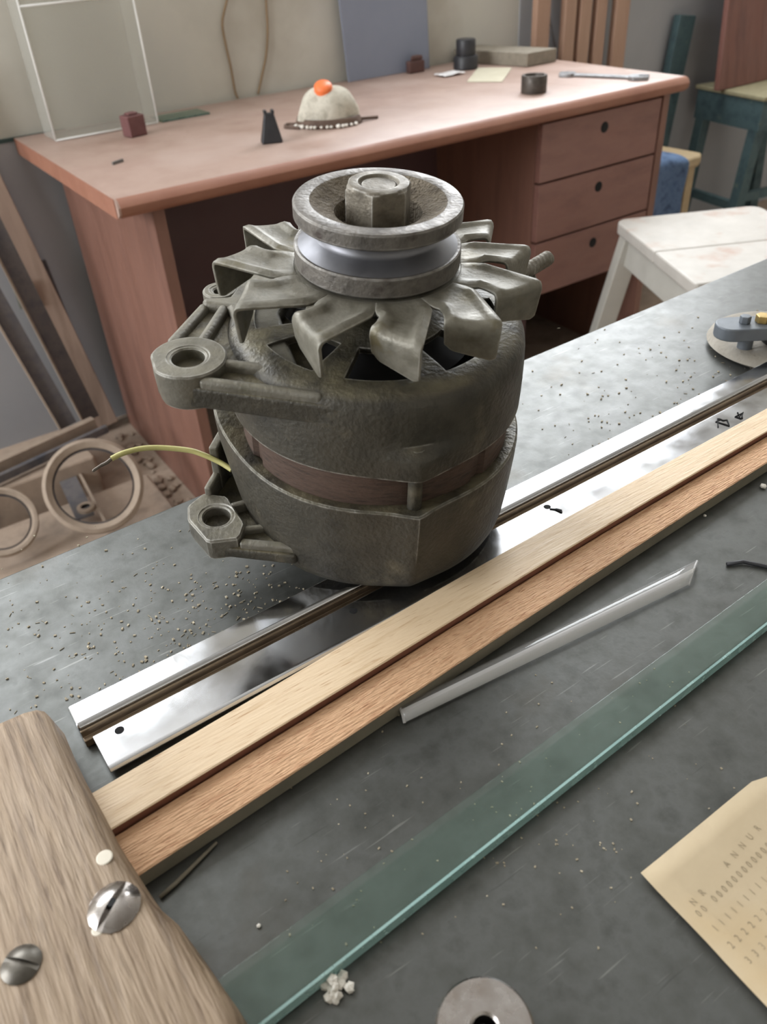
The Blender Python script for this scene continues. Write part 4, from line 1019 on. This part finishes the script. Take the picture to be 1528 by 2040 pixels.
# ------------------------------------------------------------------ blue-green chair with a brown board on it
GZ = .55
ga = at(1386,168,GZ); gb = at(1524,194,GZ)
gs = thing('painted_stool', Vector((2.9,1.92,0)), 'blue-green painted wooden seat with worn edges in the corner', 'stool')
gx = Vector((.99,-.16,0)).normalized(); gdv = (gb-ga); gdv.z = 0; gdl = gdv.length; gdn = gdv.normalized(); gxn = Vector((-gdn.y,gdn.x,0))
if gxn.x < 0: gxn = -gxn
def G(s, t, z): p = ga+gdn*s+gxn*t; return Vector((p.x,p.y,z))
def gbox(s0,s1,t0,t1,z0,z1,name,mt,**kw):
    vs = [G(s,t,z) for z in (z0,z1) for (s,t) in ((s0,t0),(s1,t0),(s1,t1),(s0,t1))]
    return MB().add(vs,[(3,2,1,0),(4,5,6,7),(0,1,5,4),(1,2,6,5),(2,3,7,6),(3,0,4,7)]).build(name,mt,gs,**kw)
gbox(-.0,gdl,0,.36,GZ-.014,GZ,'seat',mGreenWorn,bevel=.003)
gbox(.008,gdl-.008,.008,.352,GZ-.11,GZ-.0145,'apron',mGreen)
for (s,t) in ((.035,.03),(gdl-.035,.03),(.035,.33),(gdl-.035,.33)):
    dx = -.04 if t < .1 else .04
    mb = MB(); mb.bar(G(s,t,GZ-.10), G(s,t+dx,0), .040, .040, gdn); mb.build('leg', mGreen, gs, bevel=.003)
gbox(.05,gdl-.05,-.005,.015,.17,.20,'stretcher',mGreen)
gbox(gdl-.045,gdl-.025,.03,.33,.20,.23,'stretcher',mGreen)
gbox(.02,gdl+.02,-.03,-.01,.05,.07,'foot_rail',mGreenWorn)
# back post
pA = aty(1357,158,2.085); pB = aty(1383,36,2.085)
mb = MB(); mb.bar(Vector((2.575,2.088,.0)), Vector((2.665,2.088,.775)), .085, .03, Vector((1,0,0))); mb.build('back_post', mGreen, gs, bevel=.004)
# brown board
q = [aty(1388,172,1.98), aty(1418,0,1.98)]
mb = MB(); z0 = GZ+.001
vs = []
for dy in (0,.02):
    vs += [Vector((2.70,1.93+dy,z0)), Vector((3.30,1.93+dy,z0)), Vector((3.36,2.04+dy,1.35)), Vector((2.77,2.04+dy,1.35))]
mb.add(vs,[(0,1,2,3),(7,6,5,4),(0,4,5,1),(1,5,6,2),(2,6,7,3),(3,7,4,0)])
tag(mb.build('brown_board', mBrownBoard, bevel=.003), 'dark brown board standing on the blue-green seat', 'board')

# ------------------------------------------------------------------ white stool
WZ = .50
c0 = at(1224,437,WZ); c1 = at(1386,566,WZ); c2 = at(1520,410,WZ)
st = thing('white_stool', ((c1+c2)/2)*1.0-Vector((0,0,WZ)), 'paint-worn white wooden stool between bench and desk', 'stool')
ue = (c1-c0); ue.z = 0; ul = ue.length; un = ue.normalized(); vn = Vector((-un.y,un.x,0)); vl = .36
if vn.dot(c2-c0) < 0: vn = -vn
def Sx(s, t, z): p = c0+un*s+vn*t; return Vector((p.x,p.y,z))
rc = .03; pts = []
for (s,t,a0) in ((rc,rc,180),(ul-rc*.3,rc*.3,270),(ul-rc,vl-rc,0),(rc,vl-rc,90)):
    r_ = rc if not (s > ul-rc and t < rc) else rc*.3
    for i in range(6):
        a = R(a0+90*i/5); pts.append((s+r_*math.cos(a), t+r_*math.sin(a)))
mb = MB(); n = len(pts)
# seat of three boards with thin joints
for bi in range(2):
    t0, t1 = ((0,.175),(.1765,vl))[bi]
    def clip(poly, lo, hi):
        out = poly
        for (sg, lim) in ((1,lo),(-1,hi)):
            res = []
            for i in range(len(out)):
                a = out[i]; b = out[(i+1) % len(out)]; fa = sg*(a[1]-lim) >= 0; fb = sg*(b[1]-lim) >= 0
                if fa: res.append(a)
                if fa != fb:
                    k = (lim-a[1])/(b[1]-a[1]); res.append((a[0]+(b[0]-a[0])*k, lim))
            out = res
        return out
    def clipx(poly, lo, hi): return [(b,a) for a,b in clip([(q[1],q[0]) for q in poly], lo, hi)]
    s0, s1_ = ((-.001,.232),(.2335,ul+.001))[bi]
    pg = clipx(pts, s0, s1_)
    mb = MB(); w_ = [Sx(s,t,0) for s,t in pg]; mb.prism([(p.x,p.y) for p in w_], WZ-.028, WZ)
    mb.build('seat_board', mWhitePaint, st, bevel=.005, seg=3)
def sbar(a, b, wd, th, side, name, mt=None): MB().bar(a,b,wd,th,side).build(name, mt or mWhiteLeg, st, bevel=.003)
ins = .035; spl = .075
for (s,t,ss,tt) in ((ins,ins,-1,-1),(ul-ins,ins,1,-1),(ins,vl-ins,-1,1),(ul-ins,vl-ins,1,1)):
    sbar(Sx(s,t,WZ-.028), Sx(s+ss*spl,t+tt*spl*.8,0), .048, .034, vn, 'leg')
sbar(Sx(ins,ins-.004,WZ-.066), Sx(ul-ins,ins-.004,WZ-.066), .075, .02, Vector((0,0,1)), 'apron')
sbar(Sx(ins,vl-ins+.004,WZ-.066), Sx(ul-ins,vl-ins+.004,WZ-.066), .075, .02, Vector((0,0,1)), 'apron')
sbar(Sx(ins,ins,WZ-.066), Sx(ins,vl-ins,WZ-.066), .075, .02, Vector((0,0,1)), 'apron')
sbar(Sx(ul-ins,ins,WZ-.066), Sx(ul-ins,vl-ins,WZ-.066), .075, .02, Vector((0,0,1)), 'apron')

# ------------------------------------------------------------------ dusty scrap leaning at the left of the desk
def lean(px0, px1, y0, y1, wd, th, name, mt, lab, cat, ext=0, parent=None, bev=.002):
    a = aty(*px0,y0); b = aty(*px1,y1); d_ = (b-a).normalized(); a = a-d_*ext
    mb = MB(); mb.bar(a,b,wd,th,Vector((1,0,0)))
    return mb
t_ = lean((-20,395),(205,850),2.08,2.055,.085,.022,'','','','',ext=.28)
tag(t_.build('leaning_plank', mRustWood, bevel=.002), 'wide dusty brown plank leaning on the wall left of the desk', 'plank')
lb = aty(49,586,2.052); MBl = MB().box((lb.x-.022,lb.y-.004,lb.z-.032),(lb.x+.022,lb.y,lb.z+.032)); tag(MBl.build('small_plate', mLabelPlate), 'small grey-green plate resting on the leaning plank', 'plate')
t_ = lean((82,520),(215,850),2.10,2.085,.02,.012,'','','','',ext=0); tag(t_.build('leaning_bar', mIron), 'short dark bar standing between the plank and the desk', 'bar')
def angle_iron(px0, px1, y, ext, lab):
    a = aty(*px0,y); b = aty(*px1,y-.03); d_ = (b-a).normalized(); a = a-d_*ext
    o = thing('angle_iron', Vector((b.x,b.y,b.z)), lab, 'angle iron')
    nx = Vector((0,-1,0)).cross(d_).normalized()
    MB().bar(a,b,.004,.030,nx).build('edge_flange', mDustEdge, o)
    MB().bar(a+nx*.022,b+nx*.022,.042,.005,nx).build('face_flange', mIron, o)
    return o
angle_iron((0,520),(166,842),1.98,.25,'blue-grey angle iron with a dusty edge, nearest the leaning plank')
angle_iron((0,652),(120,856),1.93,.25,'dusty brown angle iron leaning furthest to the left')
# machine base with two wheels
mbse = thing('machine_base', Vector((.12,1.55,0)), 'low dust-covered machine base on the floor behind the bench', 'machine')
MB().box((-.35,1.22,0),(.40,1.72,.04)).build('body', mDustBox, mbse, bevel=.01)
MB().box((-.30,1.76,0),(.30,1.95,.11)).build('rear_block', mDustBox, mbse, bevel=.008)
a = at(-60,955,.14); b = at(188,842,.14)
xb = MB().bar(a,b,.03,.02); xb.build('cross_bar', mDustEdge, mbse, bevel=.002)
xb = MB().bar(a+Vector((0,-.035,-.01)),b+Vector((.02,-.03,-.01)),.02,.012); xb.build('cross_bar', mIron, mbse, bevel=.002)
MB().bar(at(132,893,.075),at(210,1042,.075),.006,.006).build('thin_rod', mDustEdge, mbse)
MB().bar(at(112,905,.073),at(170,1030,.073),.04,.006,Vector((1,0,0))).build('flat_bar', mIron, mbse)
q = at(172,1013,.078); MB().lathe([(.010,-.004),(.020,-.004),(.020,.006),(.012,.008),(.010,.006)],24,Matrix.Translation(q)).build('pipe_nut', mDustEdge, mbse, smooth=True, auto=40)
def wheel(u, v, z, Ro, ri, lab):
    c = at(u,v,z); nv = (CAM-c).normalized(); nv = (nv+Vector((0,-.05,.25))).normalized()
    M = Matrix.Translation(c) @ Vector((0,0,1)).rotation_difference(nv).to_matrix().to_4x4()
    o = thing('dusty_ring', c, lab, 'ring')
    prof = [(ri,-.016),(Ro,-.016),(Ro,.006),(Ro-.008,.012),(ri+.012,.012),(ri,.004)]
    mb = MB(); mb.lathe(prof+[prof[0]],56,M); mb.build('rim', mDustEdge, o, smooth=True, auto=35)
    mb = MB(); mb.lathe([(ri-.004,-.006),(ri+.001,-.016),(ri+.001,-.004),(ri-.004,.000),(ri-.004,-.006)],56,M); mb.build('inner_lip', mIron, o, smooth=True, auto=40)
    return o
wheel(187,968,.155,.104,.084,'larger dusty steel ring leaning at the foot of the desk')
wheel(2,1040,.13,.074,.060,'smaller dusty steel ring at the left picture edge')
# rubble on the floor by the desk foot
random.seed(9); mb = MB()
for i in range(60):
    r_ = random.uniform(.005,.014); p = Vector((random.uniform(.415,.452), random.uniform(1.30,2.0), 0))
    mb.blob(p+Vector((0,0,r_*.5)), r_, i, sz=.6, sub=1)
tag(mb.build('floor_rubble', mDustBox, recenter=False), 'dusty rubble on the floor by the desk foot', 'rubble', kind='stuff')
